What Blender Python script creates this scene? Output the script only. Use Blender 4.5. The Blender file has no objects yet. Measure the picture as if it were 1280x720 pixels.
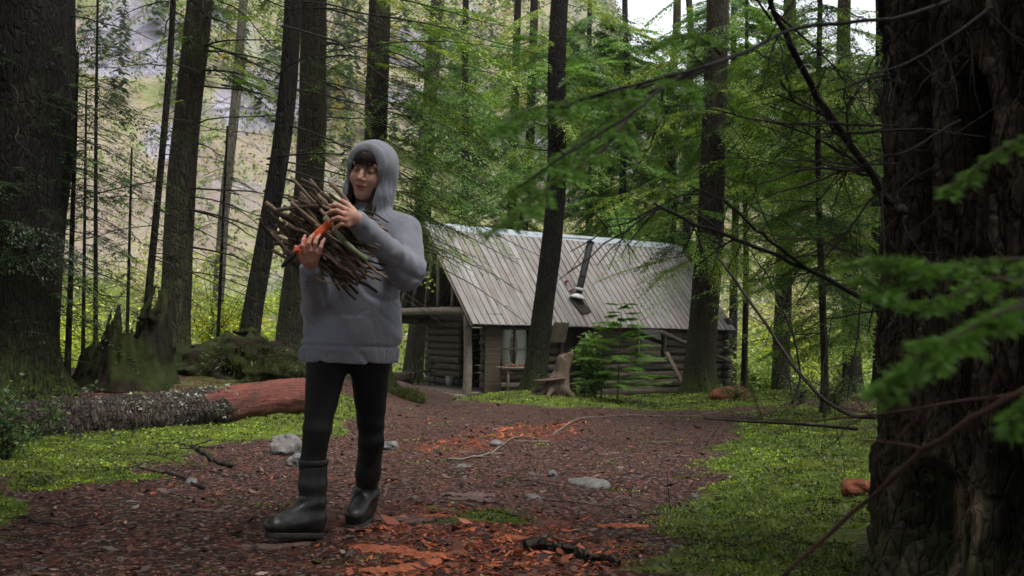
import bpy, math, random
import numpy as np
from mathutils import Matrix, Vector
S = bpy.context.scene
C = S.collection
# ------------------------------------------------------------------ camera
F = 1250.0; PITCH = .040; ROLL = .020; CAMZ = .93
cp, sp = math.cos(PITCH), math.sin(PITCH)
FW = np.array([0, cp, sp]); U0 = np.array([0, -sp, cp]); R0 = np.array([1., 0, 0])
CR = math.cos(ROLL)*R0+math.sin(ROLL)*U0
CU = -math.sin(ROLL)*R0+math.cos(ROLL)*U0
cd = bpy.data.cameras.new('camera'); cam = bpy.data.objects.new('camera', cd); C.objects.link(cam)
cam.matrix_world = Matrix(((CR[0], CU[0], -FW[0], 0), (CR[1], CU[1], -FW[1], 0), (CR[2], CU[2], -FW[2], CAMZ), (0, 0, 0, 1)))
cd.sensor_width = 36; cd.lens = 36*F/1280; cd.clip_start = .05; cd.clip_end = 3000
cd.dof.use_dof = True; cd.dof.focus_distance = 7.0; cd.dof.aperture_fstop = 7.0
S.camera = cam
# ------------------------------------------------------------------ sky, sun, exposure
SUN_EL, SUN_AZ = math.radians(66), math.radians(140)      # azimuth from +Y towards +X
W = bpy.data.worlds.new('World'); S.world = W; W.use_nodes = True
nt = W.node_tree; nt.nodes.clear()
sky = nt.nodes.new('ShaderNodeTexSky'); sky.sky_type = 'NISHITA'; sky.sun_disc = False
sky.sun_elevation = SUN_EL; sky.sun_rotation = SUN_AZ; sky.dust_density = 4.0; sky.air_density = 1.0
hs = nt.nodes.new('ShaderNodeHueSaturation'); hs.inputs['Saturation'].default_value = .22
bg = nt.nodes.new('ShaderNodeBackground'); bg.inputs['Strength'].default_value = .15
wo = nt.nodes.new('ShaderNodeOutputWorld')
nt.links.new(sky.outputs[0], hs.inputs['Color']); nt.links.new(hs.outputs[0], bg.inputs[0]); nt.links.new(bg.outputs[0], wo.inputs[0])
sl = bpy.data.lights.new('sun', 'SUN'); so = bpy.data.objects.new('sun', sl); C.objects.link(so)
sl.energy = 1.5; sl.angle = math.radians(20); sl.color = (1, .965, .91)
sd = Vector((math.sin(SUN_AZ)*math.cos(SUN_EL), math.cos(SUN_AZ)*math.cos(SUN_EL), math.sin(SUN_EL)))
so.rotation_euler = sd.to_track_quat('Z', 'Y').to_euler()
S.view_settings.view_transform = 'Standard'; S.view_settings.look = 'None'
S.view_settings.exposure = 1.55; S.view_settings.gamma = 1
S.render.engine = 'CYCLES'
S.cycles.max_bounces = 6; S.cycles.diffuse_bounces = 3; S.cycles.glossy_bounces = 2
S.cycles.transmission_bounces = 3; S.cycles.transparent_max_bounces = 4; S.cycles.volume_bounces = 0
S.cycles.use_denoising = True

def P(px, py, Y):
    d = FW+(px-640)/F*CR-(py-360)/F*CU
    return np.array([0, 0, CAMZ])+d*(Y/d[1])
def PR(p):
    d = np.asarray(p, float)-np.array([0, 0, CAMZ]); z = d@FW
    return 640+F*(d@CR)/z, 360-F*(d@CU)/z
# ------------------------------------------------------------------ noise
def _h(i, j, k, s):
    n = (i*374761393+j*668265263+k*2147483647+s*1274126177) & 0xffffffff
    n = ((n ^ (n >> 13))*1274126177) & 0xffffffff
    n = ((n ^ (n >> 16))*2246822519) & 0xffffffff
    return ((n ^ (n >> 15)) & 0xffffff)/float(0xffffff)
def vn(x, y, z=0., s=0):
    x, y, z = np.broadcast_arrays(np.asarray(x, float), np.asarray(y, float), np.asarray(z, float))
    xi, yi, zi = (np.floor(a).astype(np.int64) for a in (x, y, z))
    fx, fy, fz = x-xi, y-yi, z-zi
    fx, fy, fz = (a*a*(3-2*a) for a in (fx, fy, fz))
    r = 0
    for a in (0, 1):
        for b in (0, 1):
            for c in (0, 1):
                r = r+_h(xi+a, yi+b, zi+c, s)*np.where(a, fx, 1-fx)*np.where(b, fy, 1-fy)*np.where(c, fz, 1-fz)
    return r*2-1
def fbm(x, y, z=0., o=4, s=0, g=.5):
    r = 0; a = 1; t = 0
    for i in range(o):
        r = r+a*vn(x*2**i, y*2**i, z*2**i, s+i*17); t += a; a *= g
    return r/t
def sst(a, b, x):
    t = np.clip((np.asarray(x, float)-a)/(b-a), 0, 1); return t*t*(3-2*t)
# ------------------------------------------------------------------ mesh building
def nrm(a): a = np.asarray(a, float); return a/np.maximum(np.linalg.norm(a, axis=-1, keepdims=True), 1e-9)
OFF = {}
class MB:
    def __init__(s): s.V = []; s.Q = []; s.T = []; s.n = 0; s.c = []; s.hasc = False
    def add(s, V, Q=None, T=None, col=None):
        V = np.asarray(V, float).reshape(-1, 3)
        if Q is not None and len(Q): s.Q.append(np.asarray(Q, np.int64).reshape(-1, 4)+s.n)
        if T is not None and len(T): s.T.append(np.asarray(T, np.int64).reshape(-1, 3)+s.n)
        s.V.append(V); s.n += len(V)
        if col is None: col = np.ones((len(V), 3))*.5
        else: s.hasc = True
        s.c.append(np.broadcast_to(np.asarray(col, float), (len(V), 3)))
        return s
    def tube(s, pts, rad, n=6, cap=True, col=None, rough=0, seed=0, ell=None):
        pts = np.asarray(pts, float); m = len(pts); rad = np.broadcast_to(np.asarray(rad, float), (m,))
        t = nrm(np.gradient(pts, axis=0))
        up = np.array([0, 0, 1.]) if abs(t[0][2]) < .9 else np.array([1., 0, 0])
        u = nrm(np.cross(np.broadcast_to(up, t.shape), t)); v = np.cross(t, u)
        a = np.linspace(0, 2*np.pi, n, endpoint=False)
        rr = rad[:, None]*np.ones((1, n))
        if rough: rr = rr*(1+rough*fbm(np.cos(a)[None]*1.3+seed, np.sin(a)[None]*1.3, np.arange(m)[:, None]*.45, 3, seed))
        ca, sa = np.cos(a)[None, :, None], np.sin(a)[None, :, None]
        if ell: sa = sa*ell
        V = pts[:, None]+rr[..., None]*(ca*u[:, None]+sa*v[:, None])
        i = np.arange(m-1)[:, None]*n; j = np.arange(n)[None]; k = (j+1) % n
        Q = np.stack([i+j, i+k, i+n+k, i+n+j], -1).reshape(-1, 4)
        V = V.reshape(-1, 3); T = None
        if cap:
            V = np.concatenate([V, pts[:1], pts[-1:]]); jj = np.arange(n); kk = (jj+1) % n
            T = np.concatenate([np.stack([kk, jj, jj*0+m*n], -1), np.stack([jj+(m-1)*n, kk+(m-1)*n, jj*0+m*n+1], -1)])
        return s.add(V, Q, T, col)
    def box(s, c, u, v, w, col=None):           # centre and half vectors
        c, u, v, w = (np.asarray(a, float) for a in (c, u, v, w))
        if np.dot(np.cross(u, v), w) < 0: u = -u
        V = [c+a*u+b*v+d*w for d in (-1, 1) for b in (-1, 1) for a in (-1, 1)]
        return s.add(V, [[0, 2, 3, 1], [4, 5, 7, 6], [0, 1, 5, 4], [2, 6, 7, 3], [0, 4, 6, 2], [1, 3, 7, 5]], col=col)
    def beam(s, a, b, w, t, up=(0, 0, 1), col=None):
        a, b = np.asarray(a, float), np.asarray(b, float); d = nrm(b-a)
        u = nrm(np.cross(up, d)); v = np.cross(d, u)
        return s.box((a+b)/2, (b-a)/2, u*w/2, v*t/2, col)
    def grid(s, X, Y, Z, col=None, flip=False):
        m, n = X.shape; i = np.arange(m-1)[:, None]*n; j = np.arange(n-1)[None]
        Q = np.stack([i+j, i+j+1, i+n+j+1, i+n+j], -1).reshape(-1, 4)
        if flip: Q = Q[:, ::-1]
        return s.add(np.stack([X, Y, Z], -1).reshape(-1, 3), Q, col=col)
    def leaves(s, b, d, w, L, wd, col=None, mid=.45, bend=0.):   # diamond leaves
        b = np.asarray(b, float); d = nrm(d); w = nrm(w); L = np.broadcast_to(L, (len(b),))[:, None]; wd = np.broadcast_to(wd, (len(b),))[:, None]
        nn = np.cross(d, w)
        V = np.stack([b, b+d*L*mid+w*wd/2+nn*bend*L, b+d*L, b+d*L*mid-w*wd/2+nn*bend*L], 1).reshape(-1, 3)
        Q = np.arange(len(b)*4).reshape(-1, 4)
        if col is not None: col = np.repeat(np.broadcast_to(col, (len(b), 3)), 4, 0)
        return s.add(V, Q, col=col)
    def build(s, name, mat, parent=None, smooth=True, label=None, cat=None, group=None, kind=None, attrs=None, origin=None):
        V = np.concatenate(s.V) if s.V else np.zeros((0, 3))
        off = OFF[parent.name] if parent is not None else (np.zeros(3) if origin is None else np.asarray(origin, float))
        me = bpy.data.meshes.new(name)
        Qs = np.concatenate(s.Q) if s.Q else np.zeros((0, 4), np.int64); Ts = np.concatenate(s.T) if s.T else np.zeros((0, 3), np.int64)
        nl = Qs.size+Ts.size; nf = len(Qs)+len(Ts)
        me.vertices.add(len(V)); me.vertices.foreach_set('co', (V-off).astype(np.float32).ravel())
        me.loops.add(nl); me.loops.foreach_set('vertex_index', np.concatenate([Qs.ravel(), Ts.ravel()]).astype(np.int32))
        me.polygons.add(nf)
        st = np.concatenate([np.arange(len(Qs))*4, Qs.size+np.arange(len(Ts))*3]).astype(np.int32)
        me.polygons.foreach_set('loop_start', st)
        me.update(calc_edges=True)
        me.polygons.foreach_set('use_smooth', np.full(nf, bool(smooth)))
        if s.hasc:
            a = me.color_attributes.new('Col', 'FLOAT_COLOR', 'POINT')
            c4 = np.ones((len(V), 4), np.float32); c4[:, :3] = np.concatenate(s.c); a.data.foreach_set('color', c4.ravel())
        for k, v in (attrs or {}).items():
            a = me.attributes.new(k, 'FLOAT', 'POINT'); a.data.foreach_set('value', np.asarray(v, np.float32))
        me.materials.append(mat); me.update()
        o = bpy.data.objects.new(name, me); C.objects.link(o)
        OFF[o.name] = off
        if parent is not None: o.parent = parent
        else: o.location = off
        tag(o, label, cat, group, kind); return o
def tag(o, label=None, cat=None, group=None, kind=None):
    for k, v in (('label', label), ('category', cat), ('group', group), ('kind', kind)):
        if v: o[k] = v
def thing(name, loc, label, cat, group=None):
    o = bpy.data.objects.new(name, None); C.objects.link(o); o.empty_display_size = .1
    o.location = [float(q) for q in loc]; OFF[o.name] = np.asarray(loc, float)
    tag(o, label, cat, group); return o
# ------------------------------------------------------------------ signed distance modelling (for the figure and organic lumps)
def cone(p, a, b, ra, rb):
    a, b = np.asarray(a, float), np.asarray(b, float); ab = b-a
    t = np.clip(((p-a)@ab)/max(ab@ab, 1e-9), 0, 1)
    return np.linalg.norm(p-a-t[..., None]*ab, axis=-1)-(ra+(rb-ra)*t)
def ell(p, c, r, M=None):
    q = p-np.asarray(c, float)
    if M is not None: q = q@M
    r = np.asarray(r, float); k = np.linalg.norm(q/r, axis=-1); k2 = np.linalg.norm(q/(r*r), axis=-1)
    return k*(k-1)/np.maximum(k2, 1e-6)
def smin(a, b, k):
    h = np.clip(.5+.5*(b-a)/k, 0, 1); return b*(1-h)+a*h-k*h*(1-h)
def smax(a, b, k): return -smin(-a, -b, k)
def surfnet(fn, lo, hi, h):
    lo, hi = np.asarray(lo, float), np.asarray(hi, float)
    n = np.ceil((hi-lo)/h).astype(int)+1
    ax = [lo[i]+np.arange(n[i])*h for i in range(3)]
    G = np.stack(np.meshgrid(*ax, indexing='ij'), -1); D = fn(G)
    sg = D < 0; cnt = np.zeros(n-1, int)
    def sl_(A, a, b, c): return A[a:n[0]-1+a, b:n[1]-1+b, c:n[2]-1+c]
    for a in (0, 1):
        for b in (0, 1):
            for c in (0, 1): cnt += sl_(sg, a, b, c)
    act = (cnt > 0) & (cnt < 8); idx = -np.ones(n-1, np.int64); ii = np.argwhere(act); idx[act] = np.arange(len(ii))
    acc = np.zeros((len(ii), 3)); w = np.zeros(len(ii))
    cs = [(a, b, c) for a in (0, 1) for b in (0, 1) for c in (0, 1)]
    for p in cs:
        for d in range(3):
            if p[d]: continue
            q = list(p); q[d] = 1
            i0 = ii+np.array(p); i1 = ii+np.array(q)
            d0 = D[tuple(i0.T)]; d1 = D[tuple(i1.T)]; m = (d0 < 0) != (d1 < 0)
            t = np.where(m, d0/np.where(m, d0-d1, 1), 0)
            acc += np.where(m[:, None], i0+t[:, None]*(i1-i0), 0); w += m
    V = lo+acc/np.maximum(w, 1)[:, None]*h
    Q = []
    for d in range(3):
        a1, a2 = (d+1) % 3, (d+2) % 3
        s0 = [slice(None)]*3; s1 = [slice(None)]*3; s0[d] = slice(0, n[d]-1); s1[d] = slice(1, n[d])
        A, B = sg[tuple(s0)], sg[tuple(s1)]
        e = np.argwhere(A != B); e = e[(e[:, a1] > 0) & (e[:, a2] > 0) & (e[:, a1] < n[a1]-1) & (e[:, a2] < n[a2]-1)]
        if not len(e): continue
        f = A[tuple(e.T)]
        o1 = np.zeros(3, int); o1[a1] = 1; o2 = np.zeros(3, int); o2[a2] = 1
        q = np.stack([idx[tuple((e-o1-o2).T)], idx[tuple((e-o2).T)], idx[tuple(e.T)], idx[tuple((e-o1).T)]], -1)
        q = np.where(f[:, None], q, q[:, ::-1]); Q.append(q[(q >= 0).all(1)])
    return V, np.concatenate(Q)
# ------------------------------------------------------------------ materials
class NT:
    def __init__(s, name):
        s.m = bpy.data.materials.new(name); s.m.use_nodes = True; s.t = s.m.node_tree; s.t.nodes.clear()
        s.out = s.n('OutputMaterial'); s.co = s.n('TexCoord').outputs['Object']
    def n(s, t, **k):
        a = s.t.nodes.new('ShaderNode'+t)
        for x, y in k.items(): setattr(a, x, y)
        return a
    def l(s, a, b): s.t.links.new(a, b)
    def v(s, node, name, val):
        i = node.inputs[name]
        if isinstance(val, (int, float)): i.default_value = val
        elif isinstance(val, (tuple, list)): i.default_value = (*val, 1) if len(val) == 3 and len(i.default_value) == 4 else val
        else: s.l(val, i)
    def mapp(s, sc, src=None, rot=(0, 0, 0)):
        m = s.n('Mapping'); m.inputs['Scale'].default_value = sc; m.inputs['Rotation'].default_value = rot; s.l(src or s.co, m.inputs[0]); return m.outputs[0]
    def noise(s, sc, det=6, rough=.6, vec=None, dist=0.):
        a = s.n('TexNoise'); s.l(vec or s.co, a.inputs['Vector']); a.inputs['Scale'].default_value = sc
        a.inputs['Detail'].default_value = det; a.inputs['Roughness'].default_value = rough; a.inputs['Distortion'].default_value = dist; return a.outputs['Fac']
    def voro(s, sc, vec=None, feat='F1', out='Distance'):
        a = s.n('TexVoronoi', feature=feat); s.l(vec or s.co, a.inputs['Vector']); a.inputs['Scale'].default_value = sc; return a.outputs[out]
    def ramp(s, fac, stops):
        r = s.n('ValToRGB'); e = r.color_ramp.elements
        while len(e) < len(stops): e.new(.5)
        for x, (p, c) in zip(e, stops): x.position = p; x.color = (*c, 1) if not isinstance(c, (int, float)) else (c, c, c, 1)
        s.l(fac, r.inputs[0]); return r.outputs[0]
    def mix(s, f, a, b, mode='MIX'):
        m = s.n('MixRGB', blend_type=mode); s.v(m, 'Fac', f); s.v(m, 'Color1', a); s.v(m, 'Color2', b); return m.outputs[0]
    def math(s, op, a, b=0.):
        m = s.n('Math', operation=op)
        for i, x in enumerate((a, b)):
            if isinstance(x, (int, float)): m.inputs[i].default_value = x
            else: s.l(x, m.inputs[i])
        return m.outputs[0]
    def attr(s, name, out='Fac'):
        a = s.n('Attribute', attribute_name=name); return a.outputs[out]
    def bump(s, h, st=.5, d=.01, nrm_=None):
        b = s.n('Bump'); b.inputs['Strength'].default_value = st; b.inputs['Distance'].default_value = d; s.l(h, b.inputs['Height'])
        if nrm_: s.l(nrm_, b.inputs['Normal'])
        return b.outputs[0]
    def pbr(s, col, rough=.8, bump=None, spec=.3, metal=0., **k):
        p = s.n('BsdfPrincipled'); s.v(p, 'Base Color', col); s.v(p, 'Roughness', rough); s.v(p, 'Specular IOR Level', spec); s.v(p, 'Metallic', metal)
        for x, y in k.items(): s.v(p, x.replace('_', ' '), y)
        if bump: s.l(bump, p.inputs['Normal'])
        s.l(p.outputs[0], s.out.inputs[0]); return s.m
def bark(name, c0, c1, c2, sc=1., moss=.25, bs=.9, bd=.03):
    t = NT(name); dn_ = t.n('TexNoise'); dn_.inputs['Scale'].default_value = 5; t.l(t.co, dn_.inputs['Vector']); wv2 = t.mix(.12, t.co, dn_.outputs['Color']); wv = t.mapp((1, 1, .18)); n1 = t.noise(9*sc, 8, .65, wv, .6); vo = t.voro(19*sc, t.mapp((1, 1, .15), wv2), 'DISTANCE_TO_EDGE')
    n2 = t.noise(1.6, 4, .6); n3 = t.noise(45*sc, 4, .7, t.mapp((1, 1, .5)))
    c = t.ramp(n1, [(.3, c0), (.52, c1), (.75, c2)])
    c = t.mix(t.ramp(vo, [(0, .6), (.06, 0)]), c, tuple(q*.35 for q in c0))
    c = t.mix(t.ramp(n3, [(.45, 0), (.75, .5)]), c, tuple(q*1.3 for q in c2))
    mm = t.math('MULTIPLY', t.ramp(n2, [(.48, 0), (.66, 1)]), moss)
    mm = t.math('ADD', mm, t.attr('moss')); mm = t.math('MULTIPLY', mm, t.ramp(t.noise(12, 5, .7), [(.35, 0), (.6, 1)]))
    c = t.mix(mm, c, (.045, .065, .012))
    h = t.math('ADD', t.math('MULTIPLY', t.ramp(vo, [(0, 0), (.16, 1)]), .8), t.math('MULTIPLY', n1, .9)); h = t.math('ADD', h, t.math('MULTIPLY', n3, .3))
    return t.pbr(c, .9, t.bump(h, bs, bd), .15)
def leafmat(name, trans=.38, gl=.03, rough=.5):
    t = NT(name); c = t.attr('Col', 'Color')
    d = t.n('BsdfDiffuse'); t.l(c, d.inputs[0]); tr = t.n('BsdfTranslucent'); t.l(t.mix(1., c, (1.2, 1.25, .6), 'MULTIPLY'), tr.inputs[0])
    m = t.n('MixShader'); m.inputs[0].default_value = trans; t.l(d.outputs[0], m.inputs[1]); t.l(tr.outputs[0], m.inputs[2])
    g = t.n('BsdfGlossy'); g.inputs['Roughness'].default_value = rough; g.inputs[0].default_value = (.8, .8, .8, 1)
    m2 = t.n('MixShader'); m2.inputs[0].default_value = gl; t.l(m.outputs[0], m2.inputs[1]); t.l(g.outputs[0], m2.inputs[2]); t.l(m2.outputs[0], t.out.inputs[0])
    return t.m
M = {}
M['bark'] = bark('conifer_bark', (.009, .006, .0045), (.024, .018, .013), (.046, .037, .029))
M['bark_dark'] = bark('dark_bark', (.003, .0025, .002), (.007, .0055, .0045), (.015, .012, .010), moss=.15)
M['bark_brown'] = bark('brown_mossy_bark', (.008, .006, .004), (.021, .016, .011), (.042, .035, .025), moss=.6)
M['bark_pale'] = bark('pale_lichen_bark', (.04, .034, .025), (.085, .075, .057), (.15, .14, .11), moss=.5)
M['bark_near'] = bark('deep_furrowed_bark', (.014, .009, .007), (.045, .031, .025), (.085, .063, .052), sc=1.6, moss=.12, bs=1, bd=.05)
M['bark_log'] = bark('lichen_crusted_bark', (.016, .011, .009), (.04, .030, .025), (.09, .075, .062), sc=1.3, moss=.3, bs=1, bd=.05)
M['foliage'] = leafmat('hemlock_foliage')
M['leaf'] = leafmat('broad_leaf', .45, .03)
def simple(name, c0, c1, sc=8, rough=.85, stretch=(1, 1, 1), bs=.5, bd=.01, spec=.25):
    t = NT(name); n = t.noise(sc, 8, .65, t.mapp(stretch)); n2 = t.noise(sc*5, 4, .7, t.mapp(stretch))
    return t.pbr(t.ramp(t.math('ADD', t.math('MULTIPLY', n, .7), t.math('MULTIPLY', n2, .3)), [(.32, c0), (.68, c1)]), rough, t.bump(n2, bs, bd), spec)
M['twig'] = simple('dead_twig', (.006, .005, .004), (.020, .016, .013), 12)
M['green_twig'] = simple('olive_twig', (.03, .026, .014), (.06, .05, .028), 20)
M['red_twig'] = simple('reddish_twig', (.026, .012, .009), (.062, .030, .023), 20)
M['redwood'] = simple('peeled_red_wood', (.022, .007, .005), (.15, .030, .015), 11, .65, (.5, .5, 1.6), .9, .03)
M['rot'] = simple('crumbling_red_rot', (.06, .015, .008), (.26, .085, .04), 14, .9, (1, 1, 1), 1, .02)
M['slab'] = simple('bark_flake', (.022, .013, .011), (.11, .062, .053), 18, .6, (1, 1, 1), .8, .008)
M['orange_slab'] = simple('orange_bark_flake', (.07, .018, .008), (.33, .09, .038), 16, .7, (1, 1, 1), .8, .01)
M['rock'] = simple('pale_granite', (.035, .032, .031), (.15, .143, .140), 14, .8, (1, 1, 1), .7, .01)
M['wood_grey'] = simple('weathered_wood', (.06, .048, .036), (.17, .145, .115), 7, .85, (1, 1, 1), .6, .01)
M['wood_brown'] = simple('brown_weathered_wood', (.05, .036, .024), (.125, .095, .066), 9, .85, (1, 1, 1), .6, .01)
M['stump_wood'] = simple('bleached_stump_wood', (.030, .021, .013), (.12, .088, .058), 8, .85, (1, 1, .3), .8, .02)
def mossy(name, a, b, c, bark_c=None):
    t = NT(name); n = t.noise(5, 8, .7); n2 = t.noise(60, 5, .7)
    col = t.ramp(t.math('ADD', t.math('MULTIPLY', n, .6), t.math('MULTIPLY', n2, .4)), [(.3, a), (.5, b), (.7, c)])
    if bark_c: col = t.mix(t.ramp(t.noise(2.2, 6, .6), [(.42, 1), (.56, 0)]), col, bark_c)
    return t.pbr(col, .95, t.bump(t.math('ADD', n, t.math('MULTIPLY', n2, .6)), 1, .03), .1)
M['moss_dark'] = mossy('dark_moss', (.006, .009, .003), (.017, .023, .006), (.040, .046, .013), (.012, .009, .006))
def arr(*a): return np.array(a, float)
# ------------------------------------------------------------------ terrain
BUMPS = []                                   # x, y, height, radius
def ridge(t):                                # elevation of the skyline over the azimuth x/y
    return np.interp(t, [-1.2, -.55, -.3, .04, .085, .13, .17, .30, .45, .8, 1.3], [.42, .52, .58, .50, .36, .245, .235, .235, .27, .3, .3])
def HB(x, y):
    x = np.asarray(x, float); y = np.asarray(y, float)
    yy = np.clip(y, -40, 34)
    z = -.042*(yy-4.4)
    z = z+.55*sst(-1.2, -3.6, x)*sst(9.5, 15.5, y)*(1-sst(24, 34, y))
    z = z+.10*sst(1.0, 2.2, x)*(1-sst(5, 12, y))
    z = z+.30*sst(2.5, 6.5, x)*sst(7, 14, y)*(1-sst(24, 30, y))
    for bx, by, h, r in BUMPS: z = z+h*np.exp(-((x-bx)**2+(y-by)**2)/(r*r))
    z = z-.8*sst(35, 46, y)+3.5*sst(44, 72, y)
    r = np.maximum(np.hypot(x, y), 1e-3); t = x/np.maximum(y, 8.)
    up = np.clip((r-70)/230, 0, 1)
    z = z+np.where(y > 20, ridge(t)*300*(up**1.25), 0)*1.0
    return z
def H(x, y, fine=True):
    z = HB(x, y)
    near = 1-sst(30, 60, y)
    z = z+near*(.05*fbm(x*.5, y*.5, 0, 3, 5)+.022*fbm(x*2.3, y*2.3, 0, 3, 9))
    if fine: z = z+(1-sst(12, 25, y))*(.010*fbm(x*9, y*9, 0, 3, 12))
    far = sst(70, 140, y)
    z = z+far*(9*fbm(x/45, y/45, 0, 5, 3)+ 7*np.abs(fbm(x/22, y/22, 0, 4, 8)))
    return z
def HMO(x, y, mo=None):
    mo = moss_at(x, y) if mo is None else mo
    return H(x, y)+mo*(y < 20)*(.035*np.clip(.35+fbm(x*4.5, y*4.5, 0, 3, 44)*1.6, 0, 1)+.012*np.abs(fbm(x*15, y*15, 0, 2, 45)))
def G(px, py):                               # the point of the ground seen at a pixel
    d = FW+(px-640)/F*CR-(py-360)/F*CU; t = 1.
    for i in range(4000):
        q = np.array([0, 0, CAMZ])+d*t
        if q[2] < float(HB(q[0], q[1])): break
        t += .01+t*.002
    return q
def gz(x, y): return float(H(x, y))
BUMPS += [(.5, 21.5, .30, 1.6), (3.2, 24.5, .16, 3.2), (-5.3, 14.5, .15, 1.6)]
def poly_mask(x, y, poly, soft=.25):
    poly = np.array(poly); d = np.full(x.shape, 1e9); ins = np.zeros(x.shape, bool); n = len(poly)
    for i in range(n):
        a, b = poly[i], poly[(i+1) % n]; ab = b-a
        t = np.clip(((x-a[0])*ab[0]+(y-a[1])*ab[1])/(ab@ab), 0, 1)
        d = np.minimum(d, np.hypot(x-a[0]-t*ab[0], y-a[1]-t*ab[1]))
        c = ((a[1] > y) != (b[1] > y)) & (x < (b[0]-a[0])*(y-a[1])/(b[1]-a[1]+1e-12)+a[0]); ins ^= c
    return sst(-soft, soft, np.where(ins, d, -d)+soft*1.5*fbm(x*2.2, y*2.2, 0, 4, 33))
def W2(pts): return [G(a, b)[:2] for a, b in pts]
MOSS_POLYS = [(W2([(-60, 560), (20, 612), (130, 606), (215, 584), (250, 560), (330, 553), (420, 545), (465, 522), (440, 500), (380, 496), (250, 500), (60, 508), (-80, 505)]), .3),
              (W2([(-60, 620), (18, 628), (45, 655), (20, 668), (-60, 672)]), .12),
              (W2([(572, 500), (640, 507), (700, 510), (820, 514), (945, 508), (1010, 500), (1010, 478), (900, 482), (640, 484), (570, 492)]), .35),
              (W2([(925, 528), (900, 560), (912, 590), (872, 612), (866, 650), (838, 690), (825, 735), (1160, 770), (1130, 560), (1080, 520), (1000, 508)]), .3),
              (W2([(560, 642), (650, 646), (640, 662), (570, 658)]), .2)]
ORANGE = [(W2([(520, 555), (640, 530), (720, 528), (730, 545), (640, 556), (560, 568)]), .3), (W2([(420, 690), (520, 640), (650, 640), (740, 670), (800, 690), (760, 740), (500, 745)]), .3)]
def moss_at(x, y):
    m = 0
    for p, s_ in MOSS_POLYS: m = np.maximum(m, poly_mask(x, y, p, s_))
    side = sst(2.6, 3.4, np.abs(x-.3)-.03*y)*.85*(.5+.5*fbm(x*.7, y*.7, 0, 3, 71))
    side = np.maximum(side, sst(33, 38, y)*.8)
    return np.maximum(m, np.where(y > 5, side, 0))
def orange_at(x, y):
    m = 0
    for p, s_ in ORANGE: m = np.maximum(m, poly_mask(x, y, p, s_))
    return m
def spaced(lo, hi, d0, g, c=0.):
    a = [c]; d = d0
    while a[-1] < hi: a.append(a[-1]+d); d *= g
    b = [c]; d = d0
    while b[-1] > lo: b.append(b[-1]-d); d *= g
    return np.array(sorted(set(b+a)))
xs = spaced(-75, 75, .03, 1.014); ys = np.concatenate([spaced(-25, 3.4, .06, 1.05, 3.4)[:-1], spaced(3.4, 72, .022, 1.0085, 3.4)[0:]]); ys = np.unique(np.round(ys, 4))
X, Y = np.meshgrid(xs, ys)
mo = moss_at(X, Y); Z = HMO(X, Y, mo); og = orange_at(X, Y)
t = NT('forest_floor')
n1 = t.noise(3, 10, .7); n2 = t.noise(38, 8, .75); n3 = t.voro(55, None, 'F1', 'Color'); v2 = t.voro(24, t.mapp((1, .45, 1), rot=(0, 0, .5)), 'F1', 'Color')
c = t.ramp(t.math('ADD', t.math('MULTIPLY', n1, .45), t.math('MULTIPLY', n2, .55)), [(.36, (.004, .0024, .002)), (.5, (.018, .0078, .0056)), (.66, (.056, .025, .018))])
sep = t.n('SeparateColor'); t.l(n3, sep.inputs[0]); sp2 = t.n('SeparateColor'); t.l(v2, sp2.inputs[0])
c = t.mix(t.ramp(sep.outputs[0], [(.80, 0), (.86, .8)]), c, (.12, .050, .036))
c = t.mix(t.ramp(sep.outputs[1], [(.86, 0), (.9, .8)]), c, (.15, .12, .105))
c = t.mix(t.ramp(sp2.outputs[0], [(.88, 0), (.92, .6)]), c, (.09, .03, .02))
oc = t.ramp(n2, [(.3, (.03, .008, .005)), (.58, (.12, .03, .014)), (.74, (.32, .085, .035))])
om = t.math('MULTIPLY', t.attr('orange'), t.ramp(t.noise(6, 8, .7), [(.42, 0), (.6, .9)])); c = t.mix(om, c, oc)
mc = t.ramp(t.math('ADD', t.math('MULTIPLY', t.noise(7, 6, .6), .5), t.math('MULTIPLY', t.noise(90, 4, .7), .5)), [(.32, (.012, .018, .003)), (.5, (.050, .070, .008)), (.66, (.125, .155, .018))])
mm = t.math('MULTIPLY', t.attr('moss'), 1.0); mf = t.math('ADD', mm, t.math('MULTIPLY', t.math('SUBTRACT', t.noise(13, 8, .7), .5), .9)); c = t.mix(t.ramp(mf, [(.42, 0), (.6, 1)]), c, mc)
hh = t.math('ADD', t.math('MULTIPLY', n2, 1.), t.math('MULTIPLY', t.voro(60), .5))
bp = t.bump(hh, 1., .02)
M['floor'] = t.pbr(c, t.ramp(n1, [(.4, .7), (.6, .95)]), bp, .15)
mb = MB(); mb.grid(X, Y, Z)
mb.build('ground', M['floor'], kind='structure', attrs={'moss': mo.ravel(), 'orange': og.ravel()})
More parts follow.
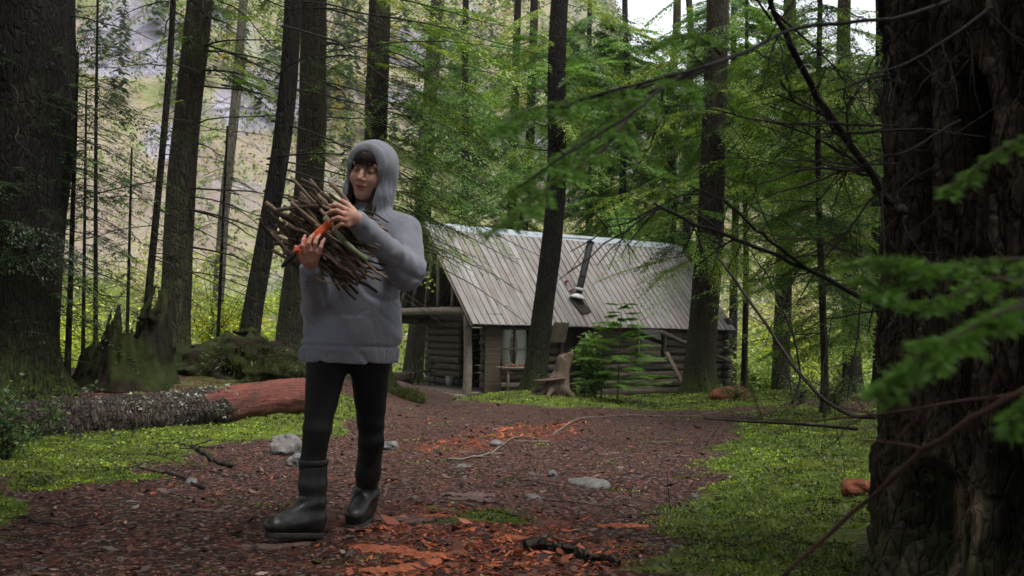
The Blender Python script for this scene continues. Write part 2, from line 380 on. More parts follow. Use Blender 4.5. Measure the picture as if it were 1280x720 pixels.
# hillside beyond: the same height function carried on from y = 72
th = np.linspace(-1.35, 1.35, 520); yy = 72*np.exp(np.linspace(0, math.log(330/72), 260)); TT, YY = np.meshgrid(th, yy); XX = TT*YY
ZZ = H(XX, YY)
t = NT('autumn_hillside')
geo = t.n('NewGeometry').outputs['Position']
b1 = t.noise(.03, 8, .65, geo); b2 = t.noise(.35, 8, .75, geo); b3 = t.noise(1.6, 6, .75, geo)
c = t.ramp(t.math('ADD', t.math('MULTIPLY', b1, .5), t.math('MULTIPLY', b2, .5)), [(.36, (.035, .065, .015)), (.45, (.13, .165, .035)), (.52, (.23, .195, .135)), (.62, (.18, .135, .125))])
c = t.mix(t.ramp(b3, [(.35, 0), (.7, .6)]), c, (.30, .27, .20)); c = t.mix(t.ramp(b3, [(.3, .7), (.42, 0)]), c, (.06, .07, .03))
rk = t.ramp(t.noise(.10, 10, .75, t.mapp((1, 1, .6), geo), .8), [(.30, (.06, .06, .07)), (.5, (.22, .21, .25)), (.7, (.38, .36, .41))])
rk = t.mix(t.ramp(t.voro(.12, t.mapp((.5, 1, 1.6), geo), 'DISTANCE_TO_EDGE'), [(0, .8), (.05, 0)]), rk, (.06, .055, .06))
c = t.mix(t.attr('rock'), c, rk)
M['hill'] = t.pbr(c, .95, t.bump(b2, 1, 1.5), .05)
ROCKS = [(170, 58, 75, 42), (330, 125, 60, 40), (215, 180, 40, 25), (795, 125, 60, 22), (760, 185, 60, 30), (700, 240, 50, 20), (520, 60, 50, 25), (650, 180, 40, 25)]
dd = np.stack([XX, YY, ZZ-CAMZ], -1); zc = dd@FW; pxs = 640+F*(dd@CR)/zc; pys = 360-F*(dd@CU)/zc
rock = np.zeros(XX.shape)
for a, b, rx, ry in ROCKS: rock = np.maximum(rock, 1.15-np.hypot((pxs-a)/rx, (pys-b)/ry))
rock = sst(.02, .25, rock+.35*fbm(XX/9, ZZ/6, YY/9, 5, 21))
print('terrain z', Z.min(), Z.max(), ZZ.min(), ZZ.max())
hb = MB(); hb.grid(XX, YY, ZZ); hb.build('hillside', M['hill'], kind='structure', attrs={'rock': rock.ravel()})
# brush clothing the hillside (nobody could count it)
rs = np.random.RandomState(4)
def leaf_cloud(n, x, y, z, size, cols, jit, rs, flat=0.):
    d = nrm(rs.normal(size=(n, 3))*[1, 1, 1-flat]); w = nrm(np.cross(d, rs.normal(size=(n, 3))))
    k = rs.randint(0, len(cols), n); c = np.array(cols)[k]*(1+jit*rs.uniform(-1, 1, (n, 1)))
    return np.stack([x, y, z], -1), d, w, size, c
N = 210000
ty = rs.uniform(-.75, .75, N); yb = 40*np.exp(rs.uniform(0, math.log(300/40), N)); xb = ty*yb
zz = H(xb, yb); cl = fbm(xb/np.maximum(yb, 60)*26, np.log(yb)*14, 0, 3, 91)
keep = (fbm(xb/yb*60, np.log(yb)*30, 0, 2, 17) > -.15); xb, yb, zz, cl = xb[keep], yb[keep], zz[keep], cl[keep]; N = len(xb)
sz = .0042*yb*(.5+rs.uniform(0, 1, N)); q = cl+rs.normal(0, .25, N)
cols = np.where((q > .25)[:, None], arr(.10, .16, .03), np.where((q > .0)[:, None], arr(.19, .205, .065), np.where((q > -.22)[:, None], arr(.24, .195, .145), arr(.17, .125, .11))))
cols = np.where((rs.uniform(0, 1, N) < .2)[:, None], arr(.035, .06, .02), cols)*(1+.25*rs.uniform(-1, 1, (N, 1)))
d = nrm(rs.normal(size=(N, 3))); w = nrm(np.cross(d, rs.normal(size=(N, 3))))
bb = MB(); bb.leaves(np.stack([xb, yb, zz+rs.uniform(0, 1, N)*sz*2.2], -1), d, w, sz, sz*.55, cols)
bb.build('hillside_brush', M['leaf'], kind='stuff', label='pale yellow green and brown autumn brush clothing the far hillside')
# far conifers on the slopes and ridge
fb = MB(); nf = 0
for i in range(1300):
    tt = rs.uniform(-.6, .65); r = rs.uniform(.25, 1.0)
    if tt < .05 and rs.uniform() < .3: continue
    yv = 72*math.exp(r*math.log(318/72)); xv = tt*yv; zv = gz(xv, yv); h = rs.uniform(7, 15); R = h*.14
    g = arr(.028, .055, .02)*rs.uniform(.7, 1.5)
    if rs.uniform() < .15: g = arr(.32, .28, .05)*rs.uniform(.7, 1)
    n = 150 if yv < 150 else 70; u = rs.uniform(.05, 1, n)**.8; a = rs.uniform(0, 6.28, n); rr = R*(1.03-u)
    dirs = np.stack([np.cos(a), np.sin(a), -.35+0*a], -1)
    k_ = rr*.45*rs.uniform(0, 1, n); fb.leaves(np.stack([xv+np.cos(a)*k_, yv+np.sin(a)*k_, zv+u*h-k_*.35], -1), dirs, np.stack([-np.sin(a), np.cos(a), 0*a], -1), (rr*.6+.25), (rr*.35+.12), g*(1+.3*rs.uniform(-1, 1, (n, 1))))
fb.build('far_conifers', M['leaf'], kind='stuff', label='far off conifers scattered over the hillside and its ridge')
# ------------------------------------------------------------------ conifer branches and trunks
def branch_tpl(seed, dens=1., leaf=.055, lw=.014, spread=.34, bare=0.):
    """unit branch along +x, twigs in the flat +-y plane, drooping; returns wood tubes and leaf arrays"""
    r = np.random.RandomState(seed); wood = []; B = []; D = []; Wd = []; L = []
    wig = [r.uniform(-1, 1)*.02 for _ in range(4)]
    def ax(s): return np.array([s, .05*math.sin(s*4+seed)+wig[0]*math.sin(9*s), -.10*s*s-.06*s**4+wig[1]*math.sin(7*s)])
    ss = np.linspace(0, 1, 9); wood.append((np.array([ax(s) for s in ss]), .0075*(1-.85*ss)))
    n = int(30*dens)
    for i in range(n):
        s = .26+.72*(i+r.uniform(0, .8))/n; sd_ = 1 if i % 2 else -1
        if r.uniform() < bare: continue
        ln = spread*(1-s*.72)*r.uniform(.55, 1.1)*min(1, s*4); a = math.radians(r.uniform(42, 68))*sd_
        dr = r.uniform(.1, .42); o = ax(s); m = 5
        pts = [o+np.array([math.cos(a)*ln*q*(1-.1*q)+.12*ln*q*q, math.sin(a)*ln*q, -dr*ln*q*q]) for q in np.linspace(0, 1, m)]
        pts = np.array(pts); wood.append((pts, .0018*(1-.7*np.linspace(0, 1, m))*(.5+ln*2)))
        k = max(3, int(ln/leaf*2.1*dens**.3))
        for j in range(k):
            q = (j+.6)/k; p = pts[0]+(pts[-1]-pts[0])*q; p = np.array([np.interp(q, np.linspace(0, 1, m), pts[:, c]) for c in range(3)])
            for s2 in (-1, 1):
                b2 = a+s2*math.radians(r.uniform(35, 60)); B.append(p); D.append([math.cos(b2), math.sin(b2), r.uniform(-.55, .05)])
                Wd.append([-math.sin(b2), math.cos(b2), r.uniform(-.5, .5)]); L.append(leaf*r.uniform(.6, 1.25)*(1.1-.5*q))
        B.append(pts[-1]); D.append(pts[-1]-pts[-2]); Wd.append([math.sin(a), math.cos(a), .2]); L.append(leaf)
    return wood, np.array(B), nrm(np.array(D)), nrm(np.array(Wd)), np.array(L), lw/leaf
TPL = [branch_tpl(s, 1.15, .058, .021) for s in range(5)]
TPL_F = [branch_tpl(s+20, 1.5, .042, .014) for s in range(4)]
TPL_C = [branch_tpl(s+50, .55, .11, .05) for s in range(4)]
TPL_S = [branch_tpl(s+80, .8, .05, .012, bare=.6) for s in range(4)]
GREENS = [arr(.055, .115, .012), arr(.092, .165, .018), arr(.042, .086, .013), arr(.15, .21, .024)]
def rotz(a): c, s = math.cos(a), math.sin(a); return np.array([[c, -s, 0], [s, c, 0], [0, 0, 1.]])
def frame(d, roll=0.):
    x = nrm(d); z0 = np.array([0, 0, 1.]); y = nrm(np.cross(z0, x)); z = np.cross(x, y)
    c, s = math.cos(roll), math.sin(roll); y2 = c*y+s*z; z2 = -s*y+c*z
    return np.stack([x, y2, z2], 1)                # columns
def put_branch(wood, leaf, o, d, L, tpl, green, r, wr=1., lsc=1., roll=None):
    w, B, D, Wd, Lf, ra = tpl; Mx = frame(d, r.uniform(-.25, .25) if roll is None else roll)
    fl = 1 if r.uniform() < .5 else -1; Mx = Mx*np.array([[1, fl, 1]])
    if wood is not None:
        for i, (p, rd) in enumerate(w):
            wood.tube(o+(p*L)@Mx.T, rd*wr*(L**.6 if i == 0 else 1), 5 if i == 0 else 3, cap=False)
    if leaf is not None:
        n = len(B); c = green*(1+.28*r.uniform(-1, 1, (n, 1))); c = c*(1+.18*r.uniform(-1, 1, (n, 3)))
        leaf.leaves(o+(B*L)@Mx.T, D@Mx.T, Wd@Mx.T, Lf*lsc, Lf*ra*lsc, c)
def dead_limb(wood, o, d, L, rad, r, sag=.18, tw=10, up=0.):
    d = nrm(d); m = 10; q = np.linspace(0, 1, m); side = nrm(np.cross(d, [0, 0, 1])); w1, w2 = r.uniform(-.05, .05, 2)
    pts = o+d*L*q[:, None]+np.array([0, 0, 1])*(-sag*L*q[:, None]**2+up*L*q[:, None]**3)+side*(w1*np.sin(q*5)+w2*np.sin(q*11))[:, None]*L
    pts = pts+r.normal(size=(m, 3))*.006*L*q[:, None]
    wood.tube(pts, rad*(1-.8*q)+.0012, 5)
    for i in range(tw):
        s = r.uniform(.15, .97); p = np.array([np.interp(s, q, pts[:, c]) for c in range(3)]); ln = L*r.uniform(.06, .24)*(1.15-s)
        dd = nrm(d*r.uniform(.4, 1)+side*r.choice([-1, 1])*r.uniform(.4, 1)+np.array([0, 0, r.uniform(-.7, .35)]))
        k = np.linspace(0, 1, 4); wood.tube(p+dd*ln*k[:, None]+np.array([0, 0, -.25*ln])*k[:, None]**2+r.normal(size=(4, 3))*.02*ln, rad*.32*(1-.7*k)+.0008, 3, cap=False)
        if r.uniform() < .5:
            p2 = p+dd*ln*.5; d3 = nrm(dd+r.normal(size=3)*.6); wood.tube(p2+d3*ln*.5*k[:, None], rad*.2*(1-.7*k)+.0006, 3, cap=False)
def trunk_to(mb, base, ax_, Ht, r0, r1, seed, nr=26, seg=.25, flare=.35, disp=.06, sink=.25, wob=.012):
    m = int(Ht/seg); s = np.linspace(-sink, Ht, m); pts = base+np.outer(s, ax_)
    pts[:, 0] += wob*Ht*.5*(vn(s*.25, seed)-vn(0., seed)); pts[:, 1] += wob*Ht*.5*(vn(s*.25, seed+9.5)-vn(0., seed+9.5))
    a = np.linspace(0, 2*np.pi, nr, endpoint=False)
    R = (r0+(r1-r0)*np.clip(s/Ht, 0, 1))[:, None]*np.ones((1, nr))
    lob = 1+.45*np.maximum(0, np.sin(a*5+seed))[None]*np.exp(-np.maximum(s, 0)/.28)[:, None]
    R = R*(1+flare*np.exp(-np.maximum(s, 0)/.45)[:, None])*lob
    R = R*(1+disp*fbm(np.cos(a)[None]*4, np.sin(a)[None]*4, s[:, None]*.7, 3, seed)*1.6)
    V = pts[:, None]+R[..., None]*np.stack([np.cos(a), np.sin(a), 0*a], -1)[None]
    i = np.arange(m-1)[:, None]*nr; j = np.arange(nr)[None]; k = (j+1) % nr
    mb.add(V.reshape(-1, 3), np.stack([i+j, i+k, i+nr+k, i+nr+j], -1).reshape(-1, 4))
    mo = np.exp(-np.maximum(s, 0)/.5)[:, None]*np.ones((1, nr))
    return pts, mo.ravel()
GAPD = nrm(arr(.42, .12, 1))
def gap(o, d, L):            # canopy branches left out to let light onto figure and close boughs
    q = np.asarray(o)+nrm(d)*L*.6-arr(-.5, 4.5, 1.3); h = q@GAPD
    if h > 0 and np.linalg.norm(q-h*GAPD) < 1.1+.36*h: return True
    q = q-arr(.9, -3.4, 0); h = q[2]
    return h > 0 and math.hypot(q[0], q[1]) < .8+.33*h
def seen(o, d, L, m=60):
    for k in (0., .35, .7, 1.05):
        q = np.asarray(o)+nrm(d)*L*k
        if q[1] > .3:
            a, b = PR(q)
            if -m*6/q[1]-30 < a < 1310+m*6/q[1] and b > -90-m*14/q[1]: return True
    return False
def tree(label, bx, Yd, wpx, tx, name='conifer', mat='bark', Ht=22, dead=10, leafy=8, zl=(2., 9.), ld=(1.2, 2.6), canopy=20, canz=(8, 20), az=None, seed=0, green=None, by=None, tpl=None,
         drz=(1.2, 9), dl=(1., 3.), drad=.013, moss=1., group='conifer trunks round the cabin', lsc=None, daz=None, cl=(1.8, 3.2), flare=.35, sprays=()):
    r = np.random.RandomState(seed+100); tpl = tpl or TPL
    b = P(bx, by, Yd) if by else P(bx, 480, Yd); b[2] = gz(b[0], b[1]); top = P(tx, 0, Yd)
    ax_ = nrm(top-b); r0 = wpx/F*Yd/2; r1 = r0*.45
    T = thing(name, b, label, 'tree', group)
    tb = MB(); pts, mo = trunk_to(tb, b, ax_, Ht, r0, r1, seed, flare=flare); tb.build('trunk', M[mat], T, attrs={'moss': mo*.9*moss})
    wd, lf = MB(), MB()
    def at(s): return b+ax_*s
    for i in range(dead):
        s = r.uniform(*drz); a = r.uniform(*daz) if daz else r.uniform(0, 2*math.pi); L = r.uniform(*dl)
        dead_limb(wd, at(s)+0*ax_, [math.cos(a), math.sin(a), r.uniform(-.3, .15)], L, drad*r.uniform(.7, 1.2), r, tw=9)
    for i in range(leafy):
        s = r.uniform(*zl); a = r.uniform(*az) if az else r.uniform(0, 2*math.pi); L = r.uniform(*ld); g = GREENS[r.randint(4)] if green is None else arr(*green)*r.uniform(.8, 1.25)
        put_branch(wd, lf, at(s), [math.cos(a), math.sin(a), r.uniform(-.5, -.02)], L, tpl[r.randint(len(tpl))], g, r, wr=.6, lsc=lsc or max(1.2, Yd/13))
    for i in range(canopy):
        s = canz[0]+(canz[1]-canz[0])*(i+r.uniform())/canopy; a = i*2.4+r.uniform(0, .8); L = r.uniform(*cl)*(1.15-.5*(s/Ht))
        d_ = [math.cos(a), math.sin(a), r.uniform(-.35, .1)]; sn = seen(at(s), d_, L)
        if (sn and Yd < 17) or gap(at(s), d_, L): continue
        put_branch(None, lf, at(s), d_, L, (TPL if sn else TPL_C)[r.randint(4)], GREENS[r.randint(4)], r, lsc=1.9)
    for (py0, px2, py2, Y2) in sprays:
        ss_ = np.linspace(0, 12, 240); ys_ = np.array([PR(at(q))[1] for q in ss_]); o = at(float(np.interp(-py0, -ys_, ss_))); e = P(px2, py2, Y2); L = np.linalg.norm(e-o)
        put_branch(wd, lf, o, (e-o)+arr(0, 0, .12*L), L, (TPL_F+TPL)[r.randint(8)], GREENS[r.randint(4)], r, wr=.6, lsc=max(1.4, Yd/10.5))
    if wd.V: wd.build('branches', M['twig'], T)
    if lf.V: lf.build('crown', M['foliage'], T)
    return T, at, b
R_ = lambda *a: tuple(math.radians(x) for x in a)
# ------------------------------------------------------------------ the trees of the photograph
GRP = 'tall conifers standing round the cabin'
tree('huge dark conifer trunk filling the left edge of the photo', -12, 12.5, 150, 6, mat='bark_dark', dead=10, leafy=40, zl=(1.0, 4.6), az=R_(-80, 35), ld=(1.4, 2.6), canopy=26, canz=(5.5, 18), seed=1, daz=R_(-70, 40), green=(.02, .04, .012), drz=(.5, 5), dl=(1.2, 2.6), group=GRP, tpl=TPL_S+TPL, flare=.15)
tree('brown leaning conifer growing out of the mossy stump on the left', 212, 16.5, 38, 263, mat='bark_brown', dead=16, leafy=14, zl=(4.6, 7.2), ld=(1., 1.8), canopy=30, canz=(6.6, 20), seed=2, daz=R_(-60, 60), drz=(1.5, 7), dl=(1.5, 3.4), drad=.017, group=GRP)
tree('slim black sapling trunk leaning right before the pale rock face', 176, 13.5, 10, 214, mat='bark_dark', Ht=10, dead=26, leafy=0, canopy=4, canz=(6, 10), seed=3, drz=(.8, 6), dl=(.8, 2.4), drad=.008, group=GRP, flare=.1, daz=R_(-50, 230))
tree('dark slender conifer leaning right with long bare limbs, left of the widest grey trunk', 305, 15.5, 25, 355, mat='bark_dark', dead=16, leafy=0, canopy=26, canz=(6.4, 20), seed=4, daz=R_(-50, 40), drz=(2.2, 6.5), dl=(2.6, 5.2), drad=.017, group=GRP)
tree('wide grey brown conifer trunk just left of the person', 362, 18.5, 39, 389, mat='bark_brown', dead=14, leafy=24, zl=(3, 7), ld=(1.2, 2.6), az=R_(-60, 40), canopy=30, canz=(7, 21), seed=5, daz=R_(-60, 60), drz=(2, 7), dl=(1.5, 3.5), tpl=TPL_S, drad=.018, group=GRP)
tree('thin pale lichen covered conifer between the two leaning trunks', 266, 27, 15, 302, mat='bark_pale', dead=10, leafy=26, zl=(5, 11), ld=(1, 2.2), canopy=10, canz=(9, 19), seed=6, drz=(2, 10), tpl=TPL_S, group=GRP)
tree('straight conifer trunk rising directly behind the hooded head', 468, 20, 33, 480, mat='bark_brown', dead=8, leafy=60, zl=(3.2, 7.6), ld=(1.6, 3.2), az=R_(-70, 30), canopy=28, canz=(7.5, 20), seed=7, daz=R_(-60, 50), drz=(2.5, 8), dl=(1.5, 3.4), group=GRP, sprays=[(-60, 600, 40, 18), (-20, 640, 90, 17.5), (30, 610, 130, 18), (60, 660, 190, 17.5), (95, 590, 200, 17), (120, 650, 270, 17), (150, 560, 245, 17.5), (170, 640, 310, 17.5), (190, 600, 320, 18), (215, 570, 330, 18.5), (240, 550, 322, 19), (60, 380, 110, 18), (120, 400, 190, 18), (170, 420, 235, 18.5)])
tree('grey trunk seen past the open side of the cabin porch', 514, 37, 24, 546, mat='bark_brown', dead=6, leafy=46, zl=(6, 13), ld=(2, 4), az=R_(-90, 60), canopy=8, canz=(13, 23), seed=8, Ht=26, drz=(4, 13), dl=(2, 4), group=GRP)
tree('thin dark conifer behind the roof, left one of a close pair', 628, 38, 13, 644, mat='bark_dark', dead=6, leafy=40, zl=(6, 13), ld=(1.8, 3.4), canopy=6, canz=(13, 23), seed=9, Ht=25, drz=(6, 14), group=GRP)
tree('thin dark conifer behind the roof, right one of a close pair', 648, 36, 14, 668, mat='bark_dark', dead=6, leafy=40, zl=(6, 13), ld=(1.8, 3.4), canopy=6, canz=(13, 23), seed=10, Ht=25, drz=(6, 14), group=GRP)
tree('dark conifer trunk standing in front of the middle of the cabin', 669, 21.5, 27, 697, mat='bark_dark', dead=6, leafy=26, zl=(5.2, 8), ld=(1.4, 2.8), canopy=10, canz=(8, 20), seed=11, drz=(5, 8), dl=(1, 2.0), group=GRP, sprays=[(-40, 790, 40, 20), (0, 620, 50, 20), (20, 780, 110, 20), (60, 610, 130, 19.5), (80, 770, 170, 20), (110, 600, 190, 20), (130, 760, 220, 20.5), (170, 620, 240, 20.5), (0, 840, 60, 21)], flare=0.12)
tree('bushy hemlock behind the roof ridge right of the stovepipe', 779, 40, 11, 781, mat='bark_dark', dead=6, leafy=190, zl=(5.6, 15), ld=(1.4, 4.2), canopy=4, canz=(15, 23), seed=12, Ht=24, green=(.07, .15, .02), group=GRP)
tree('mossy slim trunk behind the roof, left of the twin mossy trunks', 836, 42, 15, 843, mat='bark_brown', dead=10, leafy=50, zl=(5.5, 15), ld=(1.6, 3.2), canopy=3, canz=(16, 23), seed=13, Ht=25, moss=1, group=GRP)
tree('mossy slim trunk behind the roof, right of the twin mossy trunks', 858, 44, 13, 863, mat='bark_brown', dead=10, leafy=44, zl=(5.5, 15), ld=(1.6, 3.2), canopy=3, canz=(16, 23), seed=14, Ht=25, moss=1, group=GRP)
tree('stout moss footed conifer in front of the right end of the cabin', 873, 25, 36, 898, mat='bark_brown', dead=12, leafy=80, zl=(3.4, 9.2), ld=(1.6, 3.6), canopy=10, canz=(9, 21), seed=15, drz=(3.2, 9), dl=(1, 3.2), moss=1.4, group=GRP, sprays=[(-30, 800, 30, 24), (20, 960, 70, 24), (50, 810, 110, 24), (80, 970, 160, 23.5), (110, 800, 190, 24), (150, 960, 230, 24), (200, 810, 260, 24), (240, 960, 290, 24), (170, 1000, 200, 23)], flare=0.2)
tree('straight conifer standing in the clearing right of the cabin', 976, 31, 22, 980, mat='bark', dead=8, leafy=110, zl=(5.0, 11.5), ld=(1.6, 3.6), canopy=4, canz=(12, 22), seed=16, drz=(3, 10), group=GRP, sprays=[(50, 1060, 120, 30), (100, 900, 170, 30), (150, 1070, 220, 30), (200, 1060, 280, 30), (260, 905, 290, 30), (310, 930, 360, 30.5), (330, 1050, 390, 30)])
tree('brown conifer half hidden by green sprays beside the big right trunk', 1066, 27, 22, 1064, mat='bark_brown', dead=8, leafy=130, zl=(1.6, 10), ld=(1.6, 3.4), canopy=16, canz=(10, 20), seed=17, az=R_(0, 360), group=GRP)
tree('slim conifer close beside the left edge of the big right trunk', 1100, 21, 15, 1098, mat='bark_dark', dead=12, leafy=110, zl=(1.5, 7.5), ld=(1.2, 2.8), canopy=16, canz=(8, 18), seed=18, az=R_(60, 300), drz=(1, 7.5), group=GRP)
tree('feathery young hemlock spreading sprays over the right side of the clearing', 1032, 15, 9, 1030, name='young_hemlock', mat='bark_brown', Ht=11, dead=14, leafy=110, zl=(2.0, 6.4), ld=(1., 2.3), canopy=12, canz=(6, 11), seed=19, az=R_(90, 320), drz=(1, 6), dl=(.8, 2.2), drad=.009, group=GRP)
tree('tall hemlock with drooping green sprays behind the roof left of the middle', 590, 33, 12, 588, name='young_hemlock', mat='bark_dark', Ht=20, dead=4, leafy=95, zl=(5.0, 12.5), ld=(1.4, 3.6), canopy=10, canz=(13, 20), seed=20, group=GRP, green=(.06, .135, .018), lsc=1.6)
tree('small hemlock growing at the right side of the cabin clearing', 930, 33, 8, 934, name='young_hemlock', mat='bark_dark', Ht=15, dead=4, leafy=90, zl=(7.0, 13), ld=(1.2, 2.8), canopy=0, seed=21, group=GRP)
tree('dense dark hemlock filling the gap under the pale sky right of the twin trunks', 915, 39, 11, 917, name='young_hemlock', mat='bark_dark', Ht=21, dead=4, leafy=150, zl=(7.5, 16.5), ld=(1.6, 3.6), canopy=0, seed=31, group=GRP, green=(.05, .11, .02))
tree('dense hemlock crown between the dark cabin trunk and the ridge hemlock', 735, 45, 10, 737, name='young_hemlock', mat='bark_dark', Ht=22, dead=4, leafy=120, zl=(8, 17.5), ld=(1.6, 3.4), canopy=0, seed=32, group=GRP, green=(.045, .10, .02))
# thin dead saplings at the left
SG = 'thin dark saplings on the left bank'
for i, (lab, bx, tx, Yd, w, Ht, dy) in enumerate([
        ('thin dark sapling closest to the huge left trunk', 66, 72, 14, 5, 3.6, 0), ('crooked dark sapling with many short twigs, second from the huge left trunk', 84, 98, 13, 8, 4.4, 0),
        ('slim dark sapling third from the huge left trunk', 103, 110, 14, 5, 4.0, 0), ('tall thin sapling with fine green tips just left of the jagged stump', 118, 126, 14, 6, 5.6, 1),
        ('short bare sapling behind the top of the jagged stump', 157, 172, 16, 5, 3.6, 0), ('thin straight sapling before the yellow leaves right of the stump', 270, 292, 20, 5, 5., 0)]):
    tree(lab, bx, Yd, w, tx, name='sapling', mat='bark_dark', Ht=Ht, dead=30, leafy=22 if dy else 12, zl=(1.6, Ht*.95), ld=(.5, 1.1), canopy=0, seed=40+i, drz=(.4, Ht*.95), dl=(.3, .95), drad=.006, group=SG, green=(.02, .05, .012), tpl=TPL_S, flare=.05, lsc=1.5)
# a low spray of dark foliage in front of the huge left trunk, and unseen conifers at the sides and behind, added to shade the clearing
for i, (x, y) in enumerate([(-5.2, 5.5), (-7.5, 8.5), (-3.8, 1.2), (4.6, 7.2), (6.5, 12), (8.5, 17), (-8.5, 14), (-10.5, 19), (1.5, -4), (-3, -6), (4.6, -3.5), (-.6, -9), (-7, -2), (7, 3), (-12, 26), (12, 24), (-4.5, -9), (3.5, -8), (-9, 3), (9.5, 8), (-10.5, 9), (1.2, -6.2), (-2.9, 2.0), (4.4, .6), (5.8, -1), (-5.5, -4.5)]):
    r = np.random.RandomState(500+i); b = arr(x, y, gz(x, y))
    T = thing('conifer', b, 'tall unseen conifer added to shade the clearing', 'tree', 'unseen conifers added for shade')
    tb = MB(); pts, mo_ = trunk_to(tb, b, nrm([.02, .01, 1]), 20, .24, .1, 60+i, nr=14, seg=.6); tb.build('trunk', M['bark'], T, attrs={'moss': mo_*.8})
    lf = MB()
    for k in range(96):
        z0_ = 3.0 if y < 2.5 else 3.9; s = z0_+(17-z0_)*(k+r.uniform())/96; a = k*2.4+r.uniform(0, .8)
        o = b+arr(.02, .01, 1)*s; L = r.uniform(2.2, 3.8)*(1.2-.5*s/20)
        d_ = [math.cos(a), math.sin(a), r.uniform(-.3, .1)]
        if seen(o, d_, L) or gap(o, d_, L): continue
        put_branch(None, lf, o, d_, L, TPL_C[r.randint(4)], GREENS[r.randint(4)], r, lsc=2.6)
    lf.build('crown', M['foliage'], T)
# ------------------------------------------------------------------ log cabin
YAW = .625; CU_ = arr(math.cos(YAW), math.sin(YAW), 0); CV = arr(-math.sin(YAW), math.cos(YAW), 0); CO = arr(-1.162, 26.413, -.782)
LEN, WID, HE, HR, OV, OVL = 9.84, 4.30, 2.20, 4.56, .394, .115
Kc = lambda a, b, c: CO+CU_*a+CV*b+arr(0, 0, c)
cabin = thing('log_cabin', Kc(0, 0, -.15), 'weathered log cabin with a grey ribbed roof and open gable porch among the trees', 'cabin')
SLP = (HR-HE)/(WID/2)
def logmat(name, c0, c1, c2):
    t = NT(name); m = t.mapp((.35, 6, 6), t.mapp((1, 1, 1), rot=(0, 0, -YAW))); n = t.noise(3, 8, .7, m); n2 = t.noise(12, 5, .7, m)
    return t.pbr(t.ramp(t.math('ADD', t.math('MULTIPLY', n, .6), t.math('MULTIPLY', n2, .4)), [(.35, c0), (.5, c1), (.68, c2)]), .85, t.bump(n2, .8, .02), .2)
M['log'] = logmat('weathered_log', (.020, .015, .011), (.062, .050, .037), (.12, .102, .078))
M['log_dark'] = logmat('dark_log', (.02, .015, .010), (.05, .038, .026), (.09, .07, .05))
t = NT('ribbed_roofing'); al_ = t.mapp((1, 1, 1), rot=(0, 0, -YAW)); m = t.mapp((6, .35, .35), al_); n = t.noise(1.2, 8, .7, m); n2 = t.noise(2.2, 8, .7, dist=.5); n3 = t.noise(5, 6, .7, t.mapp((3, .6, .6), al_))
c = t.ramp(n, [(.36, (.082, .076, .071)), (.5, (.14, .131, .124)), (.68, (.225, .213, .204))]); c = t.mix(t.ramp(n2, [(.48, 0), (.64, .6)]), c, (.115, .082, .070)); c = t.mix(t.ramp(n3, [(.6, 0), (.72, .6)]), c, (.10, .075, .06))
M['roof'] = t.pbr(c, .7, t.bump(n3, .3, .01), .3)
M['ridge'] = simple('galvanised_ridge_metal', (.11, .14, .16), (.24, .27, .29), 3, .45, (1, 1, 1), .2, .005, .5)
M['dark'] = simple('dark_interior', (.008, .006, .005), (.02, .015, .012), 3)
rs = np.random.RandomState(11)
def wall_logs(mb, a0, a1, b0, b1, z0, z1, n, ra=None, ext=.0, holes=()):
    h = (z1-z0)/n
    for i in range(n):
        z = z0+h*(i+.5); segs = [(0., 1.)]
        for (h0, h1, hz0, hz1) in holes:
            if hz0 < z < hz1:
                ns = []
                for s0, s1 in segs:
                    if h0 > s0: ns.append((s0, min(h0, s1)))
                    if h1 < s1: ns.append((max(h1, s0), s1))
                segs = ns
        for s0, s1 in segs:
            e0 = ext*rs.uniform(.5, 1.2) if s0 == 0 else 0; e1 = ext*rs.uniform(.5, 1.2) if s1 == 1 else 0
            A = Kc(a0+(a1-a0)*s0, b0+(b1-b0)*s0, z); B = Kc(a0+(a1-a0)*s1, b0+(b1-b0)*s1, z); d = nrm(B-A); A = A-d*e0; B = B+d*e1
            m = 14; q = np.linspace(0, 1, m)[:, None]; pts = A+(B-A)*q+rs.normal(size=(m, 3))*.006; pts[:, 2] += .012*math.sin(i*7.1)*np.sin(q[:, 0]*3)
            rr = h*.50*rs.uniform(.92, 1.04); mb.tube(pts, rr*(1+.05*np.sin(q[:, 0]*9+i)), 12, rough=.07, seed=i)
# long front wall: px 604-760 boarded and dark, px 760-915 plain logs
PD = 1.5                                     # porch depth
fw_ = MB(); n_l = 10
f = lambda a: (a-.5)/(LEN-.5)
wall_logs(fw_, .5, LEN, 0, 0, -.22, HE-.02, n_l, ext=.0, holes=[(f(.95), f(2.0), .55, 1.75), (f(3.05), f(4.0), -.3, 1.9), (f(5.95), f(7.15), .75, 1.85)])
fw_.build('front_wall', M['log'], cabin)
gw = MB(); wall_logs(gw, LEN, LEN, 0, WID, -.22, HE-.02, n_l, ext=.28); gw.build('end_wall', M['log'], cabin)
